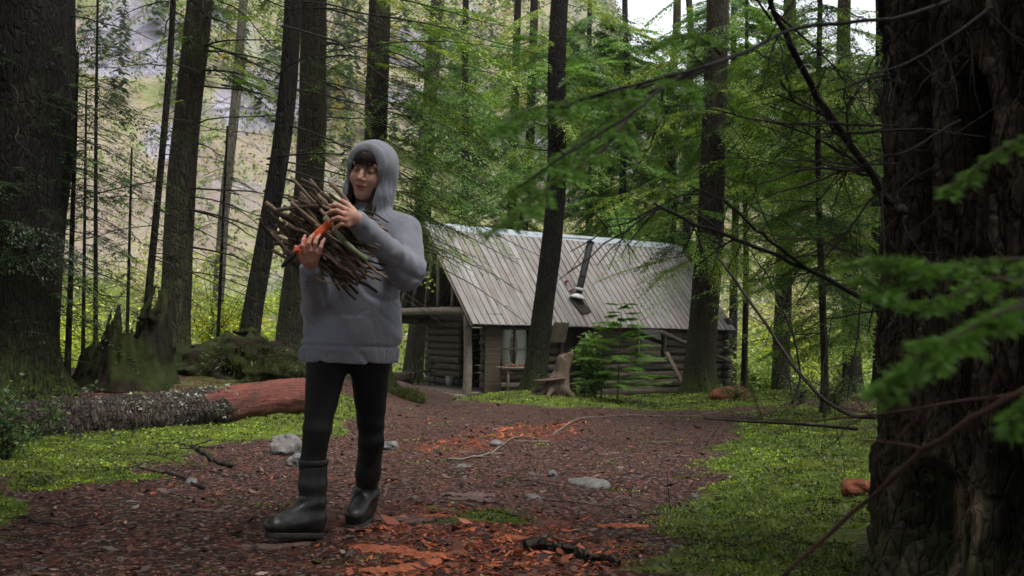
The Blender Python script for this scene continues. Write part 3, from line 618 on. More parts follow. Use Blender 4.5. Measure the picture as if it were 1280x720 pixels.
# ends of the front wall logs crossing past the right corner
ce = MB()
for i in range(n_l):
    h = (HE-.02+.22)/n_l; z = -.22+h*(i+.02); ce.tube([Kc(LEN-.1, 0, z+h*.5), Kc(LEN+.30*rs.uniform(.7, 1.1), 0, z+h*.5)], h*.47, 12, rough=.05, seed=i)
ce.build('log_end', M['log'], cabin)
pw = MB(); wall_logs(pw, PD, PD, .22, WID+.15, -.02, HE+.1, 11, ext=.03, holes=[(1.25/WID, 2.35/WID, -.1, 1.95)]); pw.build('porch_wall', M['log'], cabin)
bw = MB(); wall_logs(bw, PD, LEN, WID, WID, -.2, HE-.02, n_l, ext=.1); bw.build('back_wall', M['log'], cabin)
ub = MB()                                    # boards of the gable above the porch, in shadow
for a_ in (LEN-.02,):
    for i in range(18):
        b0 = i*WID/18; zt = HE+SLP*min(b0, WID-b0-WID/18)-.05
        if zt > HE+.1: ub.box(Kc(a_, b0+WID/36, (HE+zt)/2), CU_*.012, CV*(WID/36-.004), arr(0, 0, (zt-HE)/2))
ub.build('gable_boards', M['wood_brown'], cabin)
# boarded infill left of the window and the dark interior floor
ib = MB()
for i in range(7): ib.box(Kc(.74, -.17-.004*(i % 2), .0+.3*i+.14), CU_*.27, CV*.014, arr(0, 0, .146))
ib.build('side_boards', M['log_dark'], cabin, smooth=False)
# window with white curtains
def window(a0, a1, z0, z1, nx, ny, curtain, tone):
    fr = MB(); w = .07; dep = .05; b = -.14
    for a in (a0, a1): fr.box(Kc(a, b, (z0+z1)/2), CU_*w/2, CV*dep, arr(0, 0, (z1-z0)/2+w/2))
    for z in (z0, z1): fr.box(Kc((a0+a1)/2, b-.003, z), CU_*((a1-a0)/2+w*.8), CV*dep, arr(0, 0, w/2))
    o = fr.build('window', M[tone], cabin)
    mu = MB()
    for i in range(1, nx): mu.box(Kc(a0+(a1-a0)*i/nx, b+.01, (z0+z1)/2), CU_*.016, CV*.014, arr(0, 0, (z1-z0)/2-w/2))
    for i in range(1, ny): mu.box(Kc((a0+a1)/2, b+.012, z0+(z1-z0)*i/ny), CU_*((a1-a0)/2-w/2), CV*.013, arr(0, 0, .016))
    mu.build('glazing_bar', M['wood_brown'], o)
    g = MB(); g.box(Kc((a0+a1)/2, b+.035, (z0+z1)/2), CU_*(a1-a0)/2, CV*.003, arr(0, 0, (z1-z0)/2)); g.build('pane', M['glass'], o, smooth=False)
    if curtain:
        cu = MB(); q = np.linspace(0, 1, 40)
        for (s0, s1) in ((.03, .46), (.54, .97)):
            A, Zz = np.meshgrid(a0+(a1-a0)*(s0+(s1-s0)*q), np.linspace(z0+.05, z1, 6)); 
            gather = 1-.25*np.sin((Zz-z0)/(z1-z0)*3.1)
            A = a0+(a1-a0)*((.03 if s0 < .5 else .97)+((A-a0)/(a1-a0)-(.03 if s0 < .5 else .97))*gather)
            B = b+.09+.018*np.sin(q*42)[None]*np.ones_like(A); pt = CO+A[..., None]*CU_+B[..., None]*CV+Zz[..., None]*arr(0, 0, 1)
            cu.grid(pt[..., 0], pt[..., 1], pt[..., 2])
        cu.build('curtain', M['curtain'], o)
t = NT('window_glass'); g = t.n('BsdfGlossy'); g.inputs['Roughness'].default_value = .06; tr = t.n('BsdfTransparent'); tr.inputs[0].default_value = (.8, .84, .82, 1)
mx = t.n('MixShader'); mx.inputs[0].default_value = .10; t.l(tr.outputs[0], mx.inputs[1]); t.l(g.outputs[0], mx.inputs[2]); t.l(mx.outputs[0], t.out.inputs[0]); M['glass'] = t.m
M['curtain'] = simple('white_lace_curtain', (.55, .55, .52), (.78, .78, .75), 30)
window(1.0, 1.95, .6, 1.7, 2, 2, True, 'log_dark')
window(6.0, 7.1, .8, 1.8, 1, 1, False, 'wood_grey')
# dark doorway recess, jamb and door
dj = MB()
for a in (3.08, 3.97): dj.box(Kc(a, -.12, .85), CU_*.05, CV*.06, arr(0, 0, 1.05))
dj.build('door_frame', M['log_dark'], cabin)
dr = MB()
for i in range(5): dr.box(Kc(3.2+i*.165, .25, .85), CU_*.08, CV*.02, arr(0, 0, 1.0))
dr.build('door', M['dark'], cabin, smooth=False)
hb_ = MB(); hb_.box(Kc(2.78, -.42, 1.62), CU_*.26, CV*.02-arr(0, 0, .0), arr(0, 0, .02)+nrm(CV*-.35+arr(0, 0, 1))*.27); hb_.build('shutter', M['wood_grey'], cabin, smooth=False)
# porch floor, posts, plate beams, gable struts
pf = MB()
for i in range(9): pf.box(Kc(-.02+PD/2, WID*(i+.5)/9, -.05), CU_*(PD/2+.05), CV*(WID/18-.006), arr(0, 0, .035))
pf.build('porch_floor', M['wood_grey'], cabin)
pe = MB(); pe.tube([Kc(-.12, -.12+WID*q, -.14+.01*math.sin(q*9)) for q in np.linspace(0, 1.03, 12)], .085, 12, rough=.06); pe.tube([Kc(-.1+2.2*q, -.12, -.14) for q in np.linspace(0, 1, 8)], .07, 12, rough=.06)
pe.build('porch_sill', M['wood_grey'], cabin)
for b in (0, WID):
    po = MB(); q = np.linspace(0, 1, 8); po.tube([Kc(.02+.03*math.sin(k*4), b, -.3+(HE+.14)*k) for k in q], .125-.02*q, 14, rough=.06, seed=3); po.build('porch_post', M['wood_grey'], cabin)
be = MB(); q = np.linspace(-.01, 1.01, 12); be.tube([Kc(0, WID*k, HE-.07+.015*math.sin(k*5)) for k in q], .11, 14, rough=.06, seed=5); be.build('tie_beam', M['wood_grey'], cabin)
for b in (0, WID):
    pb = MB(); q = np.linspace(.0, .998, 20); pb.tube([Kc(LEN*k, b, HE-.2) for k in q], .10, 12, rough=.05); pb.build('plate_log', M['log_dark'], cabin)
for (b0, b1) in ((.75, .78), (1.5, 1.56), (2.15, 1.85), (2.85, 2.5), (3.5, 3.3)):
    st = MB(); zt = HE+SLP*min(b1, WID-b1)-.1; st.tube([Kc(.0, b0, HE+.08), Kc(.03, (b0+b1)/2, (HE+zt)/2), Kc(.02, b1, zt)], .06, 10, rough=.05, seed=int(b0*9)); st.build('gable_strut', M['wood_grey'], cabin)
# roof: two slopes of ribbed sheets, a lap seam, rafters below
def slope(side):
    mb = MB(); n = 46; bE = -OV if side > 0 else WID+OV; zE = HE-OV*SLP; bR = WID/2; dn = arr(0, 0, 0)
    nor = nrm(np.cross(CU_, (CV*(bR-bE)+arr(0, 0, HR-zE)))); nor = nor if nor[2] > 0 else -nor
    aw = (LEN+2*OVL)/n
    for (s0, s1, lift) in ((0., .70, 0.), (.685, 1., .010)):
        prof = []
        for i in range(n):
            for (k, hgt) in ((0, .0), (.80, .0), (.85, -.035), (.97, -.035)): prof.append((-OVL+aw*(i+k), hgt))
        prof.append((-OVL+aw*n, 0)); prof = np.array(prof); A = prof[:, 0]; Hh = prof[:, 1]; ss = np.linspace(s0, s1, 9)
        wobble = .012*fbm(A[None]*.9, ss[:, None]*2, 0, 2, 5)
        pt = CO+A[None, :, None]*CU_+(bE+(bR-bE)*ss)[:, None, None]*CV+(zE+(HR-zE)*ss)[:, None, None]*arr(0, 0, 1)+(Hh[None]+lift+.05+wobble)[..., None]*nor
        if s0 == 0: pt[0] += (CV*(-.02)*side)*rs.uniform(0, 1.6, (len(A), 1)).repeat(1, 1)
        mb.grid(pt[..., 0], pt[..., 1], pt[..., 2], flip=side < 0)
        und = pt[[0, -1]]-nor*(.03+Hh[None, :, None]); mb.grid(und[..., 0], und[..., 1], und[..., 2], flip=side > 0)
    return mb, nor
for sd_ in (1, -1):
    mb, nor = slope(sd_); o = mb.build('roof', M['roof'], cabin, smooth=False)
    if sd_ > 0: ROOF = o; NOR = nor
rf = MB()
for a in np.arange(-.05, LEN+.1, .62):
    for sgn, bE in ((1, -OV), (-1, WID+OV)):
        rf.tube([Kc(a, bE+.12*sgn, HE-OV*SLP+.0), Kc(a, WID/2, HR-.10)], .045, 8)
rf.build('rafter', M['log_dark'], cabin)
bgd = MB()
for bE in (-OV, WID+OV): bgd.beam(Kc(-OVL+.02, bE, HE-OV*SLP-.01), Kc(-OVL+.02, WID/2, HR-.01), .03, .12, up=CU_)
bgd.build('barge_board', M['wood_grey'], cabin)
rc = MB()
a1 = 5.55
for (s, e, w_, up_) in ((-OVL-.02, a1, .17, .075), (a1-.1, LEN+OVL+.02, .19, .09)):
    pr_ = [(-w_, -w_*SLP), (-.02, 0), (.02, 0), (w_, -w_*SLP)]
    A = np.linspace(s, e, 20); pt = np.array([[Kc(a, WID/2+b, HR+up_+.02+z+.006*math.sin(a*3)) for b, z in pr_] for a in A]); rc.grid(pt[..., 0], pt[..., 1], pt[..., 2], flip=True)
rc.build('ridge_cap', M['ridge'], ROOF, smooth=False)
# stovepipe leaning out of the roof
def on_roof(px, py):
    o = arr(0, 0, CAMZ); d = P(px, py, 20)-o; p0 = Kc(0, WID/2, HR)+NOR*.06; return o+d*(((p0-o)@NOR)/(d@NOR))
M['pipe'] = simple('black_stovepipe', (.004, .004, .004), (.012, .011, .011), 12, .7)
M['flash'] = simple('white_metal_flashing', (.25, .25, .245), (.45, .45, .44), 8, .5)
bp_ = on_roof(721, 376); tp = P(738, 303, bp_[1]+.12); dp = nrm(tp-bp_)
sp_ = MB(); sp_.tube([bp_-dp*.2, bp_+dp*.1, tp], .10, 20); sp_.tube([tp, tp+dp*.03], .115, 20); sp_.tube([bp_+dp*.72, bp_+dp*.76], .108, 20)
pipe = sp_.build('stovepipe', M['pipe'], ROOF)
fl = MB(); fl.tube([bp_+dp*.30, bp_+dp*.38], .125, 20); fl.tube([bp_+dp*.06, bp_+dp*.11, bp_+dp*.20], [.24, .22, .11], 20); fl.build('flashing', M['flash'], ROOF)
fb_ = MB(); fb_.beam(on_roof(716, 372)+NOR*.03, on_roof(733, 392)+NOR*.03, .42, .02, up=NOR); fb_.build('flashing_plate', M['dark'], ROOF, smooth=False)
cow = MB(); q0 = on_roof(706, 354)+NOR*.03; q1 = on_roof(712, 364)+NOR*.03; cow.beam(q0, q0+NOR*.10+CU_*.05, .10, .05); cow.build('rusty_bracket', M['rot'], ROOF); cow = MB(); cow.beam(q1, q1+NOR*.06+CU_*.16, .08, .04); cow.build('rusty_bracket', M['rot'], ROOF)
# ---- things at the cabin
def leaning(name, lab, pa, pb, r, mat='wood_grey', rect=None, cat='pole', lift=None):
    mb = MB(); a, b = np.asarray(pa), np.asarray(pb)
    if rect: mb.beam(a, b, rect, rect*.25)
    else:
        q = np.linspace(0, 1, 8)[:, None]; mb.tube(a+(b-a)*q+rs.normal(size=(8, 3))*.012, r*(1-.25*q[:, 0]), 10, rough=.08)
    return mb.build(name, M[mat], None, label=lab, cat=cat, origin=a)
pA = Kc(6.6, -.62, 1.62); pB = Kc(LEN+.35, -.62, .8); pA = P(826, 416, 29.6); pB = P(914, 452, 31.6)
o = leaning('pole', 'long grey pole sloping along the right part of the log wall', pA, pB, .075, 'log')
pa = P(833, 440, 29.0); g_ = P(862, 492, 28.4); g_[2] = gz(g_[0], g_[1])+.02; leaning('plank', 'short reddish plank leaning on the log wall beside the stout trunk', g_, pa, .05, 'wood_brown', .16, 'plank')
# work bench under the window
bt = thing('work_bench', Kc(1.3, -.75, -.2), 'rough wooden bench with a scrap strewn top under the curtained window', 'bench')
m_ = MB(); gg = gz(*Kc(1.3, -.75, 0)[:2])
zt = P(632, 459, 26.6)[2]
for k in range(3): m_.box(arr(*Kc(1.25, -.52-.17*k, 0)[:2], zt), CU_*.62, CV*.08, arr(0, 0, .02))
m_.build('bench_top', M['wood_grey'], bt)
for a in (.75, 1.78):
    for b in (-.5, -.85):
        m_ = MB(); c_ = Kc(a, b, 0)[:2]; m_.tube([arr(*c_, gg-.1), arr(*c_, zt-.02)], .035, 8); m_.build('leg', M['wood_brown'], bt)
for k in range(9):
    m_ = MB(); c_ = Kc(.8+.11*k, -.6-.1*(k % 3), 0); m_.tube([arr(*c_[:2], zt+.03), arr(*(c_[:2]+rs.uniform(-.1, .1, 2)), zt+.03+rs.uniform(.02, .1))], rs.uniform(.015, .04), 8); m_.build('scrap_wood', M['rot'], bt)
pass
# green plastic armchair on the porch
M['plastic'] = simple('dark_green_plastic', (.006, .016, .010), (.012, .028, .018), 5, .35, spec=.5)
ch = thing('garden_chair', Kc(.75, 2.6, -.012), 'dark green moulded plastic armchair standing on the cabin porch', 'chair')
c0 = Kc(.62, 3.2, -.012); fx = nrm(arr(-.3, -1, 0)); sx = arr(fx[1]*-1, fx[0], 0)
cc = lambda s, f_, z: c0+sx*s+fx*f_+arr(0, 0, z)
m_ = MB(); q = np.linspace(-1, 1, 9); A, B = np.meshgrid(q, q); pt = np.array([[cc(.23*a*(1-.08*b), .22*b, .42-.02*(1-a*a)+.02*b) for a, b in zip(ra_, rb_)] for ra_, rb_ in zip(A, B)])
m_.grid(pt[..., 0], pt[..., 1], pt[..., 2]); m_.grid(pt[..., 0], pt[..., 1], pt[..., 2]-.03, flip=True)
m_.tube([cc(.23*math.cos(k), .22*math.sin(k), .41) for k in np.linspace(0, 6.283, 24)], .018, 8); m_.build('seat', M['plastic'], ch)
m_ = MB(); th_ = np.linspace(math.radians(-20), math.radians(200), 22)
top_ = [cc(.27*math.cos(k), -.22-.05*max(0, math.sin(k)), .62+.20*max(0, math.sin(k))) for k in th_]
m_.tube([cc(.27, .2, .62), cc(.28, .0, .63)]+top_+[cc(-.28, .0, .63), cc(-.27, .2, .62)], .02, 8)
for k in range(7):
    s = -.16+.32*k/6; m_.tube([cc(s*.75, -.2, .42), cc(s*1.1, -.26, .62+.20*math.sqrt(max(0, 1-(s*1.15/.27)**2)))], .013, 6)
m_.build('backrest', M['plastic'], ch)
for s, f_ in ((-1, 1), (1, 1), (-1, -1), (1, -1)):
    m_ = MB(); m_.tube([cc(.27*s, .24*f_, 0), cc(.23*s, .19*f_, .41)], .022, 8)
    if f_ > 0: m_.tube([cc(.24*s, .2, .41), cc(.27*s, .2, .62)], .018, 8)
    m_.build('leg', M['plastic'], ch)
M['zinc'] = simple('grey_zinc', (.10, .10, .10), (.22, .22, .215), 8, .5)
bk = thing('bucket', Kc(1.15, 2.15, -.012), 'small grey bucket beside the plastic chair on the porch', 'bucket')
b0 = Kc(1.12, 2.55, -.012); m_ = MB(); m_.tube([b0, b0+arr(0, 0, .28)], [.11, .14], 20); m_.tube([b0+arr(0, 0, .27), b0+arr(0, 0, .29)], .148, 20); m_.build('pail', M['zinc'], bk)
m_ = MB(); m_.tube([b0+arr(math.cos(k)*.14, .0, .28+.02-.10*math.sin(k)*-1) for k in np.linspace(0, math.pi, 12)], .004, 5); m_.build('handle', M['pipe'], bk)
wb = thing('wash_tub', Kc(.5, 3.7, -.012), 'low brown tub at the far left of the porch floor', 'tub')
b0 = Kc(.45, 4.05, -.012); m_ = MB(); m_.tube([b0, b0+arr(0, 0, .28), b0+arr(0, 0, .33)], [.28, .34, .35], 24); m_.build('tub_body', M['wood_brown'], wb); m_ = MB(); m_.tube([b0+arr(0, 0, .12), b0+arr(0, 0, .15)], .32, 24); m_.build('hoop', M['pipe'], wb)
# low flat wheelbarrow-like board by the stump, brown heap at the right corner
hp = G(912, 497); t_ = MB()
V, Q = surfnet(lambda p: smin(ell(p, hp+arr(0, 0, .02), (.45, .35, .22)), ell(p, hp+arr(.2, .1, .05), (.22, .2, .18)), .1)+.05*fbm(p[..., 0]*7, p[..., 1]*7, p[..., 2]*9, 3, 2), hp-arr(.7, .6, .3), hp+arr(.7, .6, .5), .035)
t_.add(V, Q); t_.build('bark_heap', M['rot'], None, label='low heap of reddish brown bark at the right corner of the cabin', cat='heap', origin=hp)
# ------------------------------------------------------------------ the big trunk at the right, close to the camera
NB = arr(2.045, 3.30, 0); NB[2] = gz(2.02, 3.3); NR = .76
near = thing('ancient_conifer', NB, 'massive dark deep barked trunk filling the right edge with a black hollow', 'tree')
na, nz = 900, 620
a = np.linspace(math.radians(95), math.radians(330), na); s = np.concatenate([np.linspace(-.3, 3.0, nz-40), np.linspace(3.05, 9, 40)])
A, Sg = np.meshgrid(a, s); ca, sa = np.cos(A), np.sin(A)
Rr = NR*(1-.018*Sg)+.07*np.exp(-np.maximum(Sg, 0)/.30)*(1+.6*np.sin(A*4+1.2))+.03*np.sin(A*3)
warp = .25*fbm(ca*2.2, sa*2.2, Sg*1.1, 3, 7)
f1 = fbm(ca*9+warp*3, sa*9, Sg*.9+warp, 4, 2); f2 = fbm(ca*34+warp*5, sa*34, Sg*9, 4, 3); f3 = fbm(ca*75, sa*75, Sg*30, 3, 4)
rid = 1-np.abs(f1)*2.6; f4 = 1-2.2*np.abs(f2)
Rr = Rr-.075*np.clip(rid, 0, 1)**2+.022*f2-.026*np.clip(f4, 0, 1)**2+.010*f3
near_ax = nrm(arr(-.012, .0, 1))
def near_pt(A, Sg, Rr): return np.stack([NB[0]+near_ax[0]*Sg+Rr*np.cos(A), NB[1]+Rr*np.sin(A), NB[2]+Sg], -1)
pt = near_pt(A, Sg, Rr)
dd = pt-arr(0, 0, CAMZ); zc = dd@FW; PX = 640+F*(dd@CR)/zc; PY = 360-F*(dd@CU)/zc
def blob(cx, cy, rx, ry, k=.3): return 1-sst(1-k, 1+k, np.hypot((PX-cx)/rx, (PY-cy)/ry)+.28*f1+.2*f2)
hol = np.maximum(blob(1212, 150, 24, 62), blob(1205, 205, 17, 34)); scar = np.maximum(blob(1152, 190, 11, 150, .4), blob(1145, 60, 12, 90, .4)); low = np.maximum(blob(1170, 650, 40, 70), blob(1250, 620, 26, 90))
Rr = Rr-.16*hol-.045*scar-.07*low
pt = near_pt(A, Sg, Rr)
t = NT('furrowed_bark_with_char'); wv = t.mapp((1, 1, .22)); n1 = t.noise(14, 8, .7, wv, .8); n2 = t.noise(60, 6, .75, t.mapp((1, 1, .5))); vo = t.voro(26, t.mapp((1, 1, .3)), 'DISTANCE_TO_EDGE'); n4 = t.noise(3, 5, .6)
c = t.ramp(n1, [(.3, (.034, .022, .016)), (.5, (.09, .062, .048)), (.7, (.17, .125, .10))]); c = t.mix(t.ramp(n2, [(.42, .75), (.6, 0)]), c, (.022, .014, .011)); c = t.mix(t.ramp(vo, [(0, .75), (.06, 0)]), c, (.012, .008, .006))
c = t.mix(t.ramp(n4, [(.55, 0), (.75, .45)]), c, (.075, .08, .055)); c = t.mix(t.attr('char'), c, (.004, .003, .003)); c = t.mix(t.attr('wood'), c, t.ramp(t.noise(20, 6, .7, t.mapp((1, 1, .12))), [(.35, (.10, .07, .048)), (.65, (.30, .22, .155))]))
c = t.mix(t.math('MULTIPLY', t.attr('moss'), t.ramp(t.noise(10, 6, .7), [(.4, 0), (.62, 1)])), c, (.05, .075, .02))
M['bark_near'] = t.pbr(c, .85, t.bump(t.math('ADD', t.math('ADD', n1, n2), t.ramp(vo, [(0, 0), (.1, .8)])), 1, .022), .2)
mb = MB(); mb.grid(pt[..., 0], pt[..., 1], pt[..., 2])
wood_ = np.clip(np.maximum.reduce([blob(1214, 650, 13, 62, .15), blob(1176, 655, 8, 72, .2), blob(1187, 600, 5, 50, .2)]), 0, 1)
char = np.clip(hol*1.1+scar*.75+low*.8, 0, 1)
mb.build('trunk', M['bark_near'], near, attrs={'char': char.ravel(), 'wood': wood_.ravel(), 'moss': (np.exp(-np.maximum(Sg, 0)/.35)*.8).ravel()})
def bez(pts, n=24):                          # smooth curve through points
    pts = np.array(pts, float); k = np.linspace(0, len(pts)-1, n); i = np.clip(k.astype(int), 0, len(pts)-2); t_ = (k-i)[:, None]
    p0 = pts[np.maximum(i-1, 0)]; p1 = pts[i]; p2 = pts[i+1]; p3 = pts[np.minimum(i+2, len(pts)-1)]
    return .5*(2*p1+(p2-p0)*t_+(2*p0-5*p1+4*p2-p3)*t_**2+(3*p1-p0-3*p2+p3)*t_**3)
def limb(mb, px, r0, r1, n=24, tw=0, seed=0, twl=.25, sub=True):
    r = np.random.RandomState(seed); pts = bez([P(*q) for q in px], n); k = np.linspace(0, 1, n)
    pts = pts+r.normal(size=pts.shape)*r0*.25; mb.tube(pts, r0+(r1-r0)*k, 8, rough=.15, seed=seed)
    for i in range(tw):
        j = r.randint(1, n-1); d = nrm(pts[min(j+1, n-1)]-pts[j-1]); dd_ = nrm(d*.5+r.normal(size=3)*[.8, .35, .8]); L = twl*r.uniform(.3, 1.1); q = np.linspace(0, 1, 6)[:, None]
        tp = pts[j]+dd_*L*q+arr(0, 0, -.15*L)*q**2+r.normal(size=(6, 3))*.018*L; mb.tube(tp, (r0*.28)*(1-.7*q[:, 0])+.0006, 4, cap=False)
        if sub:
            for _ in range(3):
                jj = r.randint(1, 5); d3 = nrm(dd_+r.normal(size=3)*[.8, .3, .8]); q4 = np.linspace(0, 1, 4)[:, None]; mb.tube(tp[jj]+d3*L*.4*q4, r0*.15*(1-.6*q4[:, 0])+.0005, 3, cap=False)
lm = MB()
limb(lm, [(1130, 262, 2.75), (1112, 252, 2.8), (1070, 190, 2.7), (1025, 125, 2.6), (985, 50, 2.5), (955, -15, 2.45)], 0.0130, 0.0068, tw=18, seed=1, twl=0.400)
limb(lm, [(1120, 110, 2.8), (1108, 50, 2.7), (1100, -20, 2.6)], 0.0149, 0.0099, tw=5, seed=2, twl=0.280)
limb(lm, [(1128, 392, 2.8), (1085, 376, 2.75), (1010, 336, 2.7), (955, 313, 2.65), (880, 284, 2.5), (815, 255, 2.45)], 0.0081, 0.0037, tw=15, seed=3, twl=0.240)
limb(lm, [(1010, 336, 2.7), (955, 295, 2.6), (905, 252, 2.5), (860, 232, 2.4)], 0.0050, 0.0019, tw=8, seed=4, twl=0.200)
limb(lm, [(1205, -5, 2.2), (1120, 22, 2.05), (1000, 34, 1.9), (930, 66, 1.75), (850, 92, 1.55), (745, 118, 1.45), (700, 135, 1.4)], 0.0046, 0.0019, tw=11, seed=5, twl=0.128)
limb(lm, [(930, 66, 1.75), (885, 82, 1.65), (830, 108, 1.5), (800, 135, 1.4), (745, 170, 1.35), (690, 205, 1.3), (645, 235, 1.27)], 0.0031, 0.0014, tw=2, seed=6, twl=0.080)
limb(lm, [(1125, 158, 2.7), (1050, 155, 2.6), (960, 152, 2.5), (880, 135, 2.4), (820, 132, 2.3)], 0.0037, 0.0012, tw=14, seed=7, twl=0.200)
limb(lm, [(1240, 8, 2.3), (1190, 45, 2.2), (1130, 80, 2.1), (1080, 92, 2.0), (1030, 85, 1.95)], 0.0037, 0.0012, tw=12, seed=8, twl=0.176)
limb(lm, [(1200, 150, 2.25), (1165, 170, 2.2), (1130, 190, 2.1), (1080, 195, 2.0)], 0.0025, 0.0009, tw=9, seed=9, twl=0.160)
limb(lm, [(1125, 205, 2.8), (1060, 205, 2.7), (1000, 200, 2.6), (930, 210, 2.5)], 0.0031, 0.0012, tw=11, seed=10, twl=0.200)
limb(lm, [(1128, 330, 2.8), (1080, 322, 2.7), (1020, 300, 2.6), (960, 300, 2.5)], 0.0031, 0.0012, tw=11, seed=12, twl=0.200)
lm.build('branches', M['twig'], near)
# needles of the close boughs
def needles(mb, pts, n, L, wd, r, green, droop=.0):
    k = r.uniform(.02, 1, n); i = k*(len(pts)-1); i0 = np.clip(i.astype(int), 0, len(pts)-2); f_ = (i-i0)[:, None]; p = pts[i0]*(1-f_)+pts[i0+1]*f_; d = nrm(pts[i0+1]-pts[i0])
    side = nrm(np.cross(d, [0, 0, 1.])); s_ = np.where(r.uniform(size=n) < .5, 1, -1)[:, None]
    dir_ = nrm(d*.45+side*s_+np.array([0, 0, 1])*r.uniform(-.35, .3, (n, 1))+r.normal(size=(n, 3))*.18); w = nrm(np.cross(dir_, r.normal(size=(n, 3))*[.3, .3, .6]+[0, 0, .3]))
    w = nrm(np.cross(dir_, np.cross([0, 0, 1.], dir_)+r.normal(size=(n, 3))*.5))
    c = green*(1+.3*r.uniform(-1, 1, (n, 1)))
    mb.leaves(p, dir_, w, L*r.uniform(.7, 1.2, n), wd, c, .5)
def bough(wd, lf, axis, twl, ntw, seed, green, NL=.015, NW=.0021, r0=.003, dens=1.):
    r = np.random.RandomState(seed); pts = bez([P(*q) for q in axis], 30); k = np.linspace(0, 1, 30)
    if wd is not None: wd.tube(pts, r0*(1-.75*k)+.0006, 6)
    needles(lf, pts[8:], int(220*dens), NL, NW, r, green)
    for i in range(ntw):
        s = .12+.86*(i+r.uniform(0, .7))/ntw; j = int(s*29); d = nrm(pts[min(j+1, 29)]-pts[max(j-1, 0)]); side = nrm(np.cross(d, [0, 0, 1.]))*(1 if i % 2 else -1)
        L = twl*(1.15-.75*s)*r.uniform(.6, 1.15); dd_ = nrm(d*.75+side+arr(0, 0, r.uniform(-.5, .05))); q = np.linspace(0, 1, 7)[:, None]; tp = pts[j]+dd_*L*q+arr(0, 0, -.22*L)*q**2
        if wd is not None: wd.tube(tp, .0012*(1-.5*q[:, 0]), 4, cap=False)
        needles(lf, tp, int(L*1300*dens), NL, NW, r, green*r.uniform(.8, 1.3))
        for u in (.3, .5, .7):
            for sg in (-1, 1):
                o = tp[int(u*6)]; d2 = nrm(dd_*.7+sg*nrm(np.cross(dd_, [0, 0, 1.]))+arr(0, 0, r.uniform(-.4, .1))); L2 = L*.4*r.uniform(.5, 1.1)*(1.2-u); t2 = o+d2*L2*q; needles(lf, t2, int(L2*1300*dens), NL, NW, r, green*r.uniform(.8, 1.35))
GN = arr(.12, .24, .045)
wd, lf = MB(), MB()
bough(wd, lf, [(880, 88, 1.62), (800, 122, 1.5), (740, 165, 1.42), (690, 205, 1.36), (640, 240, 1.3)], .075, 16, 1, GN)
bough(wd, lf, [(850, 95, 1.55), (790, 112, 1.5), (720, 125, 1.45), (655, 140, 1.4), (618, 170, 1.36)], .07, 15, 2, GN)
bough(wd, lf, [(790, 140, 1.42), (750, 190, 1.36), (700, 225, 1.32), (650, 262, 1.28), (625, 285, 1.26)], .06, 12, 3, GN)
bough(wd, lf, [(900, 66, 1.8), (880, 50, 1.75), (850, 45, 1.7), (820, 62, 1.65)], .05, 8, 4, GN*.9)
wd.build('bough', M['green_twig'], near); lf.build('needles', M['foliage'], near)
def near_branch(label, axes, seed, green=GN, twl=.12, ntw=14, stem='green_twig'):
    o = P(*axes[0][0]); T = thing('hemlock_branch', o, label, 'branch', 'blurred hemlock branches close to the camera'); wd, lf = MB(), MB()
    for i, a_ in enumerate(axes): bough(wd, lf, a_, twl*(1 if i == 0 else .8), ntw, seed+i, green, r0=.0035)
    wd.build('stem', M[stem], T); lf.build('needles', M['foliage'], T)
near_branch('upturned green hemlock tip pointing left across the middle of the right trunk', [[(1330, 150, 1.0), (1290, 168, 1.0), (1240, 195, 1.0), (1205, 225, 1.0), (1180, 240, 1.0)]], 11, GN*.8, .03, 9)
near_branch('longest wet green hemlock bough reaching left before the right trunk', [[(1340, 330, .95), (1280, 325, .95), (1210, 330, .95), (1150, 345, .95), (1085, 372, .95)], [(1300, 360, .9), (1240, 350, .9), (1180, 375, .9), (1130, 380, .9), (1075, 345, .9)], [(1190, 335, .95), (1150, 330, .95), (1110, 325, .95), (1060, 332, .95)]], 14, GN, .034, 12)
near_branch('drooping green hemlock bough crossing low before the right trunk', [[(1330, 345, .85), (1270, 385, .83), (1225, 410, .82), (1170, 450, .8), (1105, 505, .8)], [(1290, 380, .83), (1240, 398, .82), (1190, 425, .81), (1150, 430, .8)], [(1190, 432, .8), (1150, 450, .8), (1120, 470, .8), (1092, 490, .8)]], 18, GN*1.05, .030, 11)
near_branch('small green hemlock tip at the right edge below the other boughs', [[(1330, 470, .8), (1300, 490, .8), (1268, 520, .8), (1262, 540, .8)]], 24, GN, .02, 6)
rt = MB(); limb(rt, [(1320, 470, 1.15), (1275, 490, 1.15), (1220, 520, 1.16), (1150, 568, 1.2), (1100, 612, 1.24), (1050, 655, 1.28), (975, 725, 1.3)], .0040, .0028, tw=3, seed=21, twl=.1)
rt.build('red_stem', M['red_twig'], None, label='long blurred reddish bare stem slanting up across the right trunk', cat='stem', group='bare stems before the right trunk', origin=P(975, 725, 1.3))
rt = MB(); limb(rt, [(1320, 485, 1.3), (1240, 497, 1.32), (1180, 505, 1.35), (1120, 515, 1.4), (1060, 522, 1.45), (1000, 526, 1.5), (905, 522, 1.6)], .0026, .0010, tw=4, seed=22, twl=.1)
rt.build('red_stem', M['red_twig'], None, label='nearly level thin reddish stem passing left of the right trunk', cat='stem', group='bare stems before the right trunk', origin=P(1320, 485, 1.3))
